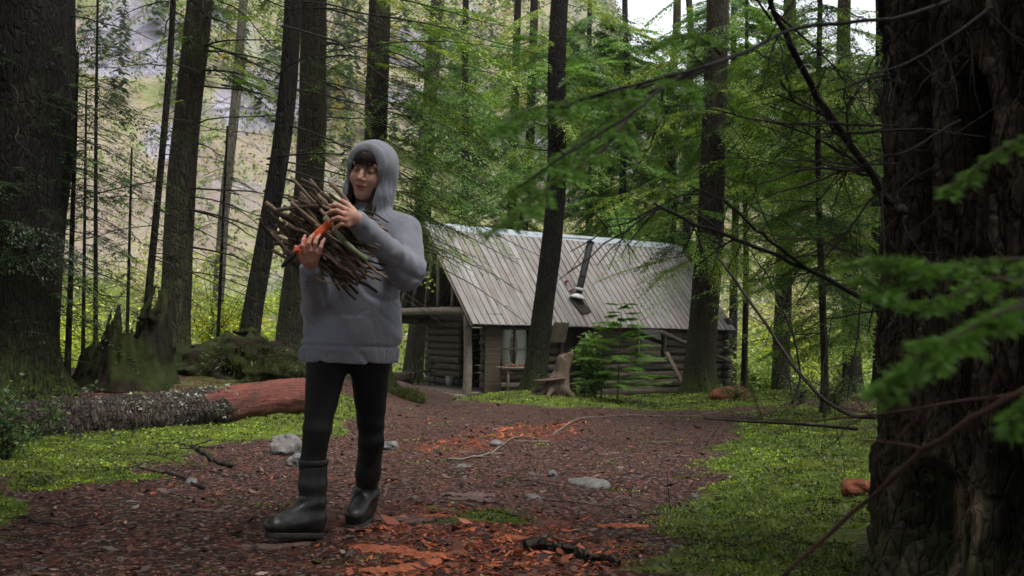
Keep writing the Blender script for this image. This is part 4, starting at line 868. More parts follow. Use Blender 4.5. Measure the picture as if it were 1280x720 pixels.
for i, (lab, pts_, r0, r1) in enumerate([
        ('dark arching whip running from the cabin end down to the right', [(898, 322, 7), (912, 340, 6.9), (930, 366, 6.8), (958, 405, 6.6), (988, 452, 6.4), (1025, 495, 6.2), (1062, 518, 6.1), (1095, 521, 6)], .008, .014),
        ('level dark twig lying over the path edge at the right', [(880, 523, 6.6), (940, 527, 6.4), (1000, 530, 6.2), (1072, 536, 6.)], .005, .012),
        ('thin forked whip standing beside the clearing trunk', [(990, 505, 7.5), (1000, 470, 7.5), (992, 420, 7.5), (975, 380, 7.5), (960, 345, 7.5), (935, 310, 7.5)], .010, .004),
        ('thin upright whip left of the young hemlock', [(1030, 522, 7), (1028, 470, 7), (1035, 430, 7), (1040, 395, 7)], .008, .003)]):
    m_ = MB(); limb(m_, pts_, r0, r1, tw=9, seed=30+i, twl=.5); m_.build('bare_whip', M['twig'], None, label=lab, cat='whip', group='bare whips at the right of the clearing', origin=P(*pts_[0]))

# ------------------------------------------------------------------ fallen log on the left bank
l0 = P(-90, 540, 8.6); l1 = P(384, 492, 12.4); l0[2] = gz(*l0[:2])+.06; l1[2] = gz(*l1[:2])+.2
print('log', PR(l0), PR(l1), gz(*l0[:2]), gz(*l1[:2]))
log = thing('fallen_log', (l0+l1)/2-arr(0, 0, .2), 'long fallen log with lichen crusted bark and a peeled red right end', 'log')
t = NT('peeled_red_log'); la_ = math.atan2(l1[1]-l0[1], l1[0]-l0[0]); lm_ = t.mapp((.5, 5, 5), t.mapp((1, 1, 1), rot=(0, 0, -la_))); n1 = t.noise(3, 8, .7, lm_, .4); n2 = t.noise(9, 6, .75, lm_); n3 = t.noise(4, 6, .7)
c = t.ramp(t.math('ADD', t.math('MULTIPLY', n1, .6), t.math('MULTIPLY', n2, .4)), [(.36, (.018, .006, .005)), (.5, (.095, .022, .013)), (.66, (.19, .050, .025))]); c = t.mix(t.ramp(n3, [(.54, 0), (.66, .8)]), c, (.035, .017, .012)); M['redwood'] = t.pbr(c, t.ramp(n3, [(.4, .45), (.6, .8)]), t.bump(t.math('ADD', n1, n2), 1, .03), .35)
def logpart(name, s0, s1, r0, r1, mat, rough, seed, n=70, nr=40, lump=.0):
    m_ = MB(); q = np.linspace(s0, s1, n); pts = l0+(l1-l0)*q[:, None]; pts[:, 2] += .02*np.sin(q*9); a = np.linspace(0, 2*np.pi, nr, endpoint=False); d = nrm(l1-l0); u = nrm(np.cross(d, [0, 0, 1])); v = np.cross(u, d)
    rr = (r0+(r1-r0)*(q-s0)/(s1-s0))[:, None]*(1+rough*fbm(np.cos(a)[None]*3, np.sin(a)[None]*3, q[:, None]*26, 4, seed)+lump*fbm(np.cos(a)[None]*9, np.sin(a)[None]*9, q[:, None]*90, 3, seed+4))
    if name == 'bark': rr = rr*(1-.22*sst(0, .012, q[:, None]-(.685+.045*fbm(np.cos(a)[None]*1.6, np.sin(a)[None]*1.6, q[:, None]*12, 4, 61)*1.6)))*(1-.22*(fbm(np.cos(a)[None]*1.5, np.sin(a)[None]*1.5, q[:, None]*22, 2, 77) > .42)*(q[:, None] > .5))
    V = pts[:, None]+rr[..., None]*(np.cos(a)[None, :, None]*u+np.sin(a)[None, :, None]*v); i = np.arange(n-1)[:, None]*nr; j = np.arange(nr)[None]; k = (j+1) % nr
    V = np.concatenate([V.reshape(-1, 3), pts[:1], pts[-1:]]); jj = np.arange(nr); kk = (jj+1) % nr
    m_.add(V, np.stack([i+j, i+nr+j, i+nr+k, i+k], -1).reshape(-1, 4), np.concatenate([np.stack([jj, kk, jj*0+n*nr], -1), np.stack([kk+(n-1)*nr, jj+(n-1)*nr, jj*0+n*nr+1], -1)]))
    return m_.build(name, M[mat], log)
logpart('bark', 0, .74, .25, .228, 'bark_log', .12, 3, n=190, lump=.16)
logpart('peeled_wood', .55, 1.0, .205, .218, 'redwood', .10, 5, n=130, lump=.05)
m_ = MB(); r = np.random.RandomState(8)                      # lichen crusts
n = 2600; q = r.uniform(0, .72, n); a = r.uniform(-.5, 3.6, n); d = nrm(l1-l0); u = nrm(np.cross(d, [0, 0, 1])); v = np.cross(u, d)
kp = fbm(q*30, a*1.5, 0, 3, 5) > .02; q, a = q[kp], a[kp]; n = len(q)
nn_ = np.cos(a)[:, None]*u+np.sin(a)[:, None]*v; b = l0+(l1-l0)*q[:, None]+nn_*.235; dr_ = nrm(r.normal(size=(n, 3))+nn_*.3); w = nrm(np.cross(nn_, dr_)); L = r.uniform(.012, .045, n)
m_.leaves(b, dr_, w, L, L*.8, arr(.20, .22, .17)*r.uniform(.5, 1.25, (n, 1))); m_.build('lichen', M['leaf'], log, kind='stuff')
m_ = MB(); lim = np.random.RandomState(3)
for i in range(7):
    k = lim.uniform(.1, .5); o = l0+(l1-l0)*k; dead_limb(m_, o+arr(0, -.15, 0), [lim.uniform(.1, .8), -1, lim.uniform(-.25, .35)], lim.uniform(.6, 1.3), .009, lim, sag=.15, tw=6)
m_.build('branches', M['twig'], log)
# ------------------------------------------------------------------ jagged mossy stump and rotten mound
sb = G(158, 500); sb = arr(P(158, 480, 13.4)[0], 13.4, 0); sb[2] = gz(*sb[:2])
stump = thing('jagged_stump', sb, 'tall jagged rotten stump covered in dark moss on the left bank', 'stump')
n, nr = 60, 120; a = np.linspace(0, 2*np.pi, nr, endpoint=False); k = np.linspace(0, 1, n)
top_h = .55+.50*np.clip(fbm(np.cos(a)*1.7, np.sin(a)*1.7, 0, 3, 6)+.25+.75*np.cos(a-.35), -.3, 2)*.75+.75*np.maximum(0, fbm(np.cos(a)*5, np.sin(a)*5, 0, 3, 8))
KK, AA = np.meshgrid(k, a, indexing='ij'); Hh = KK*top_h[None]; Rr = (.58-.12*sst(0, 1.1, Hh)+.16*np.exp(-Hh/.16))*(1+.30*fbm(np.cos(AA)*3.5, np.sin(AA)*3.5, Hh*1.1, 4, 4)+.10*fbm(np.cos(AA)*12, np.sin(AA)*12, Hh*4, 3, 9))
mb = MB(); mb.tube  # outer and inner shell
V = np.stack([sb[0]+Rr*np.cos(AA), sb[1]+Rr*np.sin(AA), sb[2]-.1+Hh], -1); Vi = np.stack([sb[0]+(Rr*.8-.02)*np.cos(AA), sb[1]+(Rr*.8-.02)*np.sin(AA), sb[2]-.12+Hh], -1)[::-1]
V = np.concatenate([V, Vi]).reshape(-1, 3); m2 = 2*n; i = np.arange(m2-1)[:, None]*nr; j = np.arange(nr)[None]; kx = (j+1) % nr
mb.add(V, np.stack([i+j, i+kx, i+nr+kx, i+nr+j], -1).reshape(-1, 4)); mb.build('stump_shell', M['moss_dark'], stump)
for (x0, y0, x1, y1, w) in ((103, 470, 136, 414, .035), (112, 468, 141, 388, .03), (128, 440, 139, 392, .03), (176, 400, 196, 355, .05), (188, 400, 205, 368, .06), (146, 478, 160, 425, .03)):
    m_ = MB(); q = np.linspace(0, 1, 10); A_ = P(x0, y0, 13.0); B_ = P(x1, y1, 13.1); m_.tube(A_+(B_-A_)*q[:, None]+r.normal(size=(10, 3))*.008, w*(1-.85*q)+.004, 8, rough=.3); m_.build('splinter', M['moss_dark' if x0 != 146 else 'stump_wood'], stump)
def lump(name, lab, cat, c, rad, mat, seed, amp=.25, fr=3, h=.04, group=None, extra=None, rot=None):
    c = np.asarray(c, float); rad = np.asarray(rad, float); Mx = rotz(rot) if rot is not None else None
    def fn(p):
        d_ = ell(p, c, rad, Mx); 
        return d_+amp*rad.min()*fbm((p[..., 0]-c[0])*fr, (p[..., 1]-c[1])*fr, (p[..., 2]-c[2])*fr*1.3, 4, seed)
    V, Q = surfnet(fn, c-rad.max()*1.4*arr(1, 1, 1)*np.where(np.arange(3) < 2, 1, rad[2]/rad.max()*1.2), c+rad.max()*1.4*np.where(np.arange(3) < 2, 1, rad[2]/rad.max()*1.2), h); m_ = MB(); m_.add(V, Q)
    return m_.build(name, M[mat], None, label=lab, cat=cat, group=group, origin=c-arr(0, 0, rad[2]*.8))
mc_ = P(296, 470, 14.5); mc_[2] = gz(*mc_[:2])+.08; lump('rotten_log', 'mossy mound of a rotten red brown log behind the peeled log', 'log', mc_, (.95, .5, .46), 'moss_dark', 3, .8, 3.4, .028)
m3 = G(505, 497); lump('moss_mound', 'small shaggy moss mound in front of the porch sill', 'mound', m3+arr(0, 0, -.04), (.40, .3, .20), 'moss_dark', 6, .4, 6, .03)
# grass and moss tufts hanging over the mounds (uncountable)
tf = MB()
def tuft(c, n, R, L, cols, r, hang=0.):
    a = r.uniform(0, 6.28, n); rr = R*np.sqrt(r.uniform(0, 1, n)); b = np.stack([c[0]+rr*np.cos(a), c[1]+rr*np.sin(a), c[2]-hang*rr**2/R], -1)
    d = nrm(np.stack([np.cos(a)*r.uniform(.1, 1, n), np.sin(a)*r.uniform(.1, 1, n), r.uniform(-.3, 1., n)], -1)); w = nrm(np.cross(d, r.normal(size=(n, 3)))); k = r.randint(0, len(cols), n)
    tf.leaves(b, d, w, L*r.uniform(.5, 1.2, n), L*.10, np.array(cols)[k]*r.uniform(.7, 1.2, (n, 1)))
gcol = [arr(.05, .075, .015), arr(.09, .12, .025), arr(.09, .08, .03)]
tuft(mc_+arr(.2, -.1, .40), 1500, .8, .15, [q*.55 for q in gcol], r, .5); tuft(m3+arr(0, 0, .16), 900, .42, .12, gcol, r, .45)
# ------------------------------------------------------------------ small stump with roots before the cabin, flat board on it
s2 = G(697, 493); sm = thing('root_stump', s2, 'small bleached stump with spreading roots in front of the cabin', 'stump')
def stumpf(p):
    q = p-s2; d_ = cone(q, arr(.02, 0, -.05), arr(.16, .02, .85), .20, .15)
    for (x, y, L) in ((-.42, -.2, 0), (-.22, -.35, 0), (.30, -.25, 0), (.2, .3, 0), (-.6, .05, 0)): d_ = smin(d_, cone(q, arr(.0, 0, .28), arr(x, y, -.03), .11, .05), .13)
    return np.maximum(d_, q[..., 2]-.80-.10*fbm(q[..., 0]*9, q[..., 1]*9, 0, 2, 3)-.35*q[..., 0])+.045*fbm(q[..., 0]*8, q[..., 1]*8, q[..., 2]*2.2, 4, 5)
V, Q = surfnet(stumpf, s2-arr(1, .7, .15), s2+arr(.8, .7, 1.15), .03); m_ = MB(); m_.add(V, Q); m_.build('stump_body', M['stump_wood'], sm)
m_ = MB(); bA = P(678, 474, 20.8); m_.box(bA+arr(.15, 0, 0), nrm(arr(1, .25, .12))*.3, nrm(arr(-.25, 1, 0))*.2, nrm(arr(-.1, 0, 1))*.015); m_.build('plank', M['slab'], None, label='flat reddish board lying between the dark trunk and the bleached stump', cat='plank', origin=bA)
# ------------------------------------------------------------------ shrubs
def shrub(name, lab, c, R, Hh, n, leaf, cols, seed, group=None, stems=8, cat='shrub', up=.3, wd_='twig'):
    r = np.random.RandomState(seed); T = thing(name, c, lab, cat, group); sm_ = MB(); lf_ = MB(); tips = []
    for i in range(stems):
        a = r.uniform(0, 6.28); rr = R*r.uniform(.2, 1); hh = Hh*r.uniform(.5, 1.05); q = np.linspace(0, 1, 7)[:, None]
        e = c+arr(math.cos(a)*rr, math.sin(a)*rr, hh); pts = c+(e-c)*q+arr(math.cos(a), math.sin(a), 0)*(-.2*R)*np.sin(q*3.14)+r.normal(size=(7, 3))*.015*Hh; sm_.tube(pts, .012*Hh*(1-.8*q[:, 0])*.5+.002, 4, cap=False); tips.append(pts)
        for k in range(5):
            j = r.randint(2, 7); d_ = nrm(r.normal(size=3)+[0, 0, .3]); L = R*r.uniform(.2, .5); p2 = pts[j]+d_*L*np.linspace(0, 1, 5)[:, None]; sm_.tube(p2, .002+.001*Hh, 3, cap=False); tips.append(p2)
    al = np.concatenate([t_[1:] for t_ in tips]); i = r.randint(0, len(al), n); b = al[i]+r.normal(size=(n, 3))*R*.09; d_ = nrm(r.normal(size=(n, 3))*[1, 1, .5]+[0, 0, -.1]); w = nrm(np.cross(d_, r.normal(size=(n, 3))*[.5, .5, 1]+[0, 0, up]))
    k = r.randint(0, len(cols), n); L = leaf*r.uniform(.6, 1.3, n); lf_.leaves(b, d_, w, L, L*.55, np.array(cols)[k]*(1+.25*r.uniform(-1, 1, (n, 1))))
    sm_.build('stems', M[wd_], T); lf_.build('foliage', M['leaf'], T); return T
dk = [arr(.05, .11, .02), arr(.08, .16, .025), arr(.12, .21, .035)]
c = G(742, 497); shrub('leafy_shrub', 'dense dark green broad leaved shrub beside the bleached stump', c, .52, 1.15, 2600, .09, dk, 5, stems=16)
def baby(px, Yb, h_px, lab, seed, n=40, g=(.09, .18, .025), L0=.62):
    r = np.random.RandomState(seed); b = P(px, 480, Yb); b[2] = gz(*b[:2]); Ht = h_px/F*Yb; T = thing('young_hemlock', b, lab, 'tree', 'small hemlocks before the cabin'); tb = MB(); q = np.linspace(-.05, 1, 12); tb.tube(b+arr(.03*Ht, 0, Ht)*q[:, None], .02*(1-.85*np.clip(q, 0, 1)), 8); tb.build('trunk', M['green_twig'], T); wd, lf = MB(), MB()
    for i in range(n):
        s = .12+.86*(i+r.uniform(0, .6))/n; a = i*2.4; put_branch(wd, lf, b+arr(.03*Ht, 0, Ht)*s, [math.cos(a), math.sin(a), r.uniform(0, .45)], L0*.85*Ht*(1.1-s)*r.uniform(.7, 1.1)+.18, TPL_F[r.randint(4)], arr(*g), r, wr=.7, lsc=1.25)
    wd.build('branches', M['green_twig'], T); lf.build('crown', M['foliage'], T)
baby(772, 21.0, 128, 'taller bright green young hemlock in front of the cabin window', 3); baby(752, 21.6, 95, 'shorter young hemlock above the leafy shrub by the stump', 4, 18)
yl = [arr(.26, .32, .02), arr(.42, .40, .02), arr(.14, .24, .02), arr(.34, .38, .05)]; yg = [arr(.12, .2, .03), arr(.2, .28, .05), arr(.28, .33, .09)]; pl = [arr(.30, .30, .12), arr(.24, .26, .08), arr(.33, .27, .17)]
SH = [(262, 430, 25, 1.5, 2.7, yl, 'brightest yellow bush between the trunks left of the person'), (300, 425, 38, 2.4, 3.2, yl, 'yellow green bush behind the dark leaning trunk'), (130, 430, 36, 2.2, 2.6, yl, 'yellow bush glowing behind the thin left saplings'),
      (70, 430, 40, 2.4, 2.4, yl, 'small yellow bush beside the huge left trunk'), (350, 430, 40, 2.4, 3.0, yg, 'green bush behind the wide trunk left of the person'), (548, 440, 40, 2.2, 4.2, yl, 'yellow bush seen through the open porch'),
      (800, 300, 60, 4.0, 8, yl, 'tall yellow green bush glowing above the roof ridge'), (850, 300, 62, 4, 7, yl, 'yellow bush above the right end of the roof ridge'), (940, 440, 42, 2.6, 2.6, yg, 'pale green bush right of the cabin corner'),
      (905, 450, 48, 3.0, 3.4, pl, 'pale brownish bush behind the cabin corner'), (1010, 440, 38, 2.4, 3.0, yl, 'yellow green bush between the two clearing trunks'), (1060, 450, 34, 2.2, 2.4, yg, 'green bush low behind the brown right trunk'),
      (955, 470, 36, 1.6, 1.4, yg, 'low green bush at the foot of the clearing trunk'), (700, 330, 66, 4, 9, pl, 'pale bush on the slope above the roof'), (200, 380, 60, 4, 5, pl, 'pale slope bush left of the brown leaning trunk'), (1000, 360, 58, 4, 6, pl, 'pale tall bush on the slope right of the clearing')]
for i, (px, py, Yb, R, Hh, cols, lab) in enumerate(SH):
    c = P(px, py, Yb); c[2] = gz(*c[:2]); shrub('autumn_bush', lab, c, R, Hh, 2600, .0042*Yb, cols, 70+i, group='autumn bushes beyond the cabin', stems=16)
fn_ = [arr(.03, .07, .02), arr(.05, .10, .03), arr(.10, .13, .04)]
for i, (px, py, R, Hh, lab) in enumerate([(14, 535, .42, .45, 'dark leafy fern clump at the left edge above the log'), (50, 492, .3, .3, 'small dark fern clump at the foot of the huge left trunk'), (1000, 505, .5, .5, 'low green clump under the clearing trunk'), (1045, 512, .45, .5, 'low green clump left of the big right trunk'), (920, 500, .4, .3, 'low green tuft just right of the cabin corner')]):
    c = G(px, py) if i else P(10, 520, 7.5)
    c[2] = gz(*c[:2]); shrub('fern_clump', lab, c, R, Hh, 900, .045, fn_, 110+i, group='low ferny clumps', stems=12, cat='fern')
# ------------------------------------------------------------------ rocks, bark slabs, sticks on the path
def rock(px, py, w, hgt, lab, seed, mat='rock', grp='pale stones on the path', deep=.7):
    g_ = G(px, py); W_ = w/F*g_[1]/2; Hh = hgt/F*g_[1]/2; lump('stone', lab, 'stone', g_+arr(0, .0, Hh*.2), (W_, W_*deep, Hh), mat, seed, .6, 1.3/W_, W_/12, grp, rot=seed*1.3)
for i, (px, py, w, hh, lab) in enumerate([(358, 566, 46, 40, 'largest pale grey stone beside the forward boot'), (372, 582, 30, 26, 'grey stone half hidden behind the walking leg'), (488, 560, 22, 14, 'small pale stone just right of the rear leg'), (735, 607, 66, 16, 'flat pale grey rock slab in the middle of the path'), (580, 586, 20, 9, 'small light stone in the middle of the path'), (690, 597, 20, 14, 'small grey wedge stone left of the flat rock slab'), (666, 623, 22, 9, 'small dark stone in the path centre'), (775, 588, 14, 8, 'tiny pale stone right of the flat rock slab'), (868, 622, 12, 8, 'tiny stone near the right moss edge'), (160, 632, 40, 10, 'flat stone low at the left of the path'), (240, 604, 24, 10, 'small stone between the fallen twigs on the left'), (838, 645, 18, 9, 'little stone beside the right moss corner'), (620, 555, 26, 8, 'low pink grey stone by the orange chips')]): rock(px, py, w, hh, lab, i+1)
def slab(px, py, L, Wd, ang, lab, mat='slab', tilt=.06, th=.009, seed=0, grp='bark slabs on the path', cat='bark slab'):
    r = np.random.RandomState(seed+900); g_ = G(px, py); n, m = 22, 7; q = np.linspace(-.5, .5, n); edge = np.sqrt(np.clip(1-(2*q)**2*.92, .02, 1)); A, B = np.meshgrid(q, np.linspace(-.5, .5, m)); e = edge[None]*(1+.7*fbm(q*9, seed, 0, 4, seed)[None])
    x = A*L; y = B*1.25*Wd*e+.12*Wd*np.sin(A*5+seed); z = .35*tilt*L*(A+.5)+.05*Wd*np.cos(B*6)+.010*fbm(A*9, B*6, seed, 3, seed)+th; Rm = rotz(ang); V = np.stack([x, y, z], -1)@Rm.T+arr(g_[0], g_[1], 0); V[..., 2] += H(V[..., 0], V[..., 1])
    m_ = MB(); m_.grid(V[..., 0], V[..., 1], V[..., 2]); Vb = V.copy(); Vb[..., 2] -= th*2; m_.grid(Vb[..., 0], Vb[..., 1], Vb[..., 2], flip=True)
    N_ = n*m; rim = [k for k in range(n)]+[n*(k+1)-1 for k in range(1, m)]+[N_-1-k for k in range(1, n)]+[n*k for k in range(m-2, 0, -1)]; m_.Q.append(np.array([[rim[k], rim[(k+1) % len(rim)], rim[(k+1) % len(rim)]+N_, rim[k]+N_] for k in range(len(rim))])[:, ::-1])
    m_.build('bark_slab', M[mat], None, smooth=False, label=lab, cat=cat, group=grp, origin=g_)
SL = [(583, 622, .34, .13, .15, 'widest purple grey bark slab in the middle of the path', 'slab', .06), (493, 657, .38, .10, -.1, 'long dark bark slab just right of the rear boot', 'slab', .05), (590, 632, .30, .07, -.35, 'narrow dark bark strip crossing under the widest slab', 'slab', .12), (520, 705, .34, .07, -.55, 'bright orange bark strip at the bottom of the path', 'orange_slab', .05), (470, 693, .26, .08, -.4, 'orange brown bark flake at the lower left of the path', 'orange_slab', .05), (560, 655, .34, .05, -.3, 'long thin orange splinter in the path centre', 'orange_slab', .03), (345, 686, .28, .08, .35, 'grey bark flake below the forward boot', 'slab', .04), (720, 632, .36, .03, -.12, 'thin dark stick shaped flake right of the path centre', 'slab', .03), (640, 690, .2, .07, .5, 'small orange flake left of the bottom log', 'orange_slab', .06), (778, 664, .24, .09, .05, 'flat orange flake near the lower right moss', 'orange_slab', .03), (760, 570, .2, .08, .1, 'small grey bark flake in the upper path', 'slab', .05), (820, 556, .34, .05, 0, 'long grey flake in the upper path', 'slab', .03), (440, 668, .2, .06, .6, 'small flake between the two boots', 'slab', .05), (600, 565, .42, .06, .15, 'weathered grey bark piece below the orange chips', 'slab', .04), (665, 552, .42, .08, -.2, 'curved grey bark piece beside the orange chips', 'slab', .05), (860, 634, .22, .08, .4, 'reddish flake by the right moss edge', 'orange_slab', .05), (850, 575, .22, .06, -.4, 'small reddish flake by the upper right moss', 'slab', .03), (500, 720, .3, .12, .3, 'big orange flake at the bottom edge of the photo', 'orange_slab', .04), (255, 645, .2, .05, .2, 'dark flake on the left part of the path', 'slab', .04)]
for i, (px, py, L, w, a_, lab, mt, tl) in enumerate(SL): slab(px, py, L, w, a_, lab, mt, tl, seed=i)
def stick(pts_, r0, lab, seed, mat='twig', tw=4, grp='fallen sticks on the ground', name='stick', lift=.6):
    P3 = []
    for px, py in pts_: g_ = G(px, py); P3.append(arr(g_[0], g_[1], gz(g_[0], g_[1])+r0*lift))
    p_ = bez(P3, 20); r = np.random.RandomState(seed); p_[:, 2] = H(p_[:, 0], p_[:, 1])+r0*lift+.01*np.abs(np.sin(np.linspace(0, 9, 20)+seed)); p_ = p_+r.normal(size=p_.shape)*r0*.08
    m_ = MB(); m_.tube(p_, r0*(1-.6*np.linspace(0, 1, 20)**1.5), 8, rough=.12, seed=seed)
    for k in range(tw):
        j = r.randint(2, 18); d_ = nrm(r.normal(size=3)*[1, 1, .25]+[0, 0, .12]); m_.tube(p_[j]+d_*r.uniform(.1, .3)*np.linspace(0, 1, 4)[:, None], r0*.3, 4, cap=False)
    m_.build(name, M[mat], None, label=lab, cat='stick', group=grp, origin=p_[0])
stick([(288, 588), (268, 578), (245, 562), (215, 557), (160, 560)], .02, 'thick dark fallen branch with an elbow on the left moss', 1, 'bark_log', 6)
stick([(255, 612), (225, 600), (190, 592), (150, 588), (105, 590)], .009, 'long thin dark twig lying below the elbowed branch', 2, tw=7)
stick([(655, 700), (690, 700), (730, 708), (775, 722)], .026, 'thick dark stick at the bottom edge of the path', 3, 'bark_log', 3)
stick([(865, 620), (840, 648), (800, 652)], .006, 'thin twig by the right moss corner', 4)
stick([(560, 578), (600, 572), (640, 550), (690, 552)], .010, 'grey root curving beside the orange chips', 5, 'wood_grey', 2)
stick([(690, 545), (740, 522), (860, 520), (905, 512)], .010, 'grey twig across the far end of the path', 6, 'wood_grey', 3)
stick([(620, 610), (640, 600), (700, 612)], .006, 'thin dark twig in the path centre', 7)
stick([(930, 560), (960, 590), (990, 600), (1010, 640)], .006, 'brown twig lying on the right moss', 8)
stick([(20, 655), (60, 668), (110, 672)], .007, 'dark twig in the lower left corner of the path', 9)
stick([(200, 572), (260, 592), (320, 600)], .005, 'thin twig crossing the elbowed branch', 10)
rk_ = G(1078, 624); lump('rotten_chunk', 'rust red rotten wood chunk on the moss beside the right trunk', 'wood chunk', rk_+arr(0, .05, .04), (.11, .08, .055), 'rot', 3, .6, 16, .008)
# ------------------------------------------------------------------ uncountable litter and moss
def gp(n, x0, x1, y0, y1, r, pw=1.6):
    y = y0+(y1-y0)*r.uniform(0, 1, n)**pw; xm = (x0+x1)/2; half = (x1-x0)/2*(y/y1); return xm+half*r.uniform(-1, 1, n), y
r = np.random.RandomState(77); n = 110000; x = r.uniform(-.62, .62, n); y = 3.2*(22/3.2)**(r.uniform(0, 1, n)**1.15); x = x*y; mo_ = moss_at(x, y); og_ = orange_at(x, y); kp = (mo_ < .5) | (r.uniform(size=n) < .06); x, y, og_ = x[kp], y[kp], og_[kp]; n = len(x)
a = r.uniform(0, 6.28, n); L = (.006+.020*r.uniform(0, 1, n)**3.+.05*r.uniform(0, 1, n)**26)*(y/4)**.55*(1+og_*.7); d = np.stack([np.cos(a), np.sin(a), r.uniform(-.1, .4, n)], -1); w = nrm(np.cross(d, np.stack([r.normal(size=n)*.4, r.normal(size=n)*.4, np.ones(n)], -1)))
pal = np.array([(.020, .008, .006), (.055, .021, .014), (.11, .045, .030), (.036, .014, .010), (.17, .11, .085), (.15, .042, .02), (.009, .005, .004)]); k = r.choice(7, n, p=[.24, .24, .14, .15, .05, .06, .12]); col = pal[k]*r.uniform(.7, 1.3, (n, 1)); oo = og_*r.uniform(size=n) > .42; col[oo] = arr(.27, .068, .028)*r.uniform(.25, 1.25, (oo.sum(), 1))
lt = MB(); lt.leaves(np.stack([x, y, H(x, y)+.003], -1), d, w, L, L*r.uniform(.15, .6, n), col, .5, .08)
M['litter'] = leafmat('dead_litter', .05, .03, .5); lt.build('leaf_litter', M['litter'], kind='stuff', label='needles chips and flakes of reddish bark littering the path')
n = 260000; x = r.uniform(-.62, .66, n); y = 3.2*(26/3.2)**(r.uniform(0, 1, n)**1.1); x = x*y; mo_ = moss_at(x, y)+.9*fbm(x*3.1, y*3.1, 0, 4, 55); kp = mo_ > r.uniform(.35, .8, n); x, y = x[kp], y[kp]; n = len(x)
cl = fbm(x*5, y*5, 0, 3, 61); L = (.007+.011*r.uniform(0, 1, n))*(y/4)**.75; a = r.uniform(0, 6.28, n); d = np.stack([np.cos(a)*.7, np.sin(a)*.9, r.uniform(.0, .8, n)], -1); w = nrm(np.cross(d, r.normal(size=(n, 3))))
col = np.where((cl+r.normal(0, .15, n) > .1)[:, None], arr(.17, .235, .022), np.where((r.uniform(size=n) < .6)[:, None], arr(.075, .12, .012), np.where((r.uniform(size=n) < .8)[:, None], arr(.03, .048, .008), arr(.10, .055, .03))))*r.uniform(.6, 1.3, (n, 1))*(.42+.95*sst(-.35, .35, fbm(x*2.1, y*2.1, 0, 4, 62)))[:, None]
ms = MB(); ms.leaves(np.stack([x, y, HMO(x, y)+.002+.008*np.clip(cl, 0, 1)], -1), d, w, L, L*.75, col); ms.build('moss', M['leaf'], kind='stuff', label='bright green moss carpet on both sides of the path')
n = 1500; x = r.uniform(.9, 3.4, n); y = r.uniform(3.6, 11, n); kp = (moss_at(x, y) > .6) & (fbm(x*1.3, y*1.3, 0, 2, 99) > -.1); x, y = x[kp], y[kp]
for i in range(len(x)): tuft(arr(x[i], y[i], gz(x[i], y[i])+.01), 12, .04, .035*(y[i]/5)**.5+.02, [arr(.08, .14, .02), arr(.14, .20, .03), arr(.05, .08, .02)], r)
n = 500; x = r.uniform(-14, 14, n); y = r.uniform(9, 32, n); kp = (moss_at(x, y) > .5); x, y = x[kp], y[kp]
for i in range(len(x)): tuft(arr(x[i], y[i], gz(x[i], y[i])), 14, .14, .13, gcol+[arr(.05, .10, .02)], r)
tf.build('ground_plants', M['leaf'], kind='stuff', label='grassy tufts and small leaves over the moss and mounds')
# ------------------------------------------------------------------ the person
person = thing('person', arr(*G(400, 668)[:2], 0), 'person in grey hoodie and black boots walking with an armful of sticks', 'person')
BY = 4.46
def K(px, py, Y=BY): return P(px, py, Y)
# --- hoodie: torso, sleeves, hood
hem = K(437, 449); chest = K(452, 300)
zz_ = [hem[2]-.012, hem[2]+.02, hem[2]+.10, K(440, 385)[2], K(446, 340)[2], K(455, 300)[2], K(458, 278)[2], K(461, 266)[2], K(462, 255)[2]]
cx_ = [K(437, 449)[0], K(437, 444)[0], K(440, 420)[0], K(442, 385)[0], K(446, 340)[0], K(455, 300)[0], K(458, 280)[0], K(462, 266)[0], K(463, 255)[0]]
rx_ = [.215, .222, .222, .212, .198, .186, .160, .105, .05]; ry_ = [.145, .152, .155, .15, .14, .13, .110, .08, .05]
SHL, SHR = K(503, 292), K(413, 296); ELL_ = K(509, 339, 4.30); WRL = K(446, 277, 4.02); ELR = K(398, 384, 4.40); WRR = K(387, 336, 4.06)
HC = K(463, 217, 4.42)                        # head centre
yaw, tilt, nod = math.radians(-12), math.radians(-11), math.radians(8)
def Rm(ax, a):
    return np.array(Matrix.Rotation(a, 3, ax))
HM = Rm('Z', yaw)@Rm('Y', -tilt)@Rm('X', nod)   # local -> world ; the face looks along local -y
HS = 1.07
def loc(p): return (p-HC)@HM/HS
def torso(p):
    z = p[..., 2]; cx = np.interp(z, zz_, cx_); rx = np.interp(z, zz_, rx_); ry = np.interp(z, zz_, ry_)
    q = np.sqrt(((p[..., 0]-cx)/rx)**2+((p[..., 1]-BY)/ry)**2); d = (q-1)*np.minimum(rx, ry)
    return np.maximum(np.maximum(d, zz_[0]-z), z-zz_[-1])
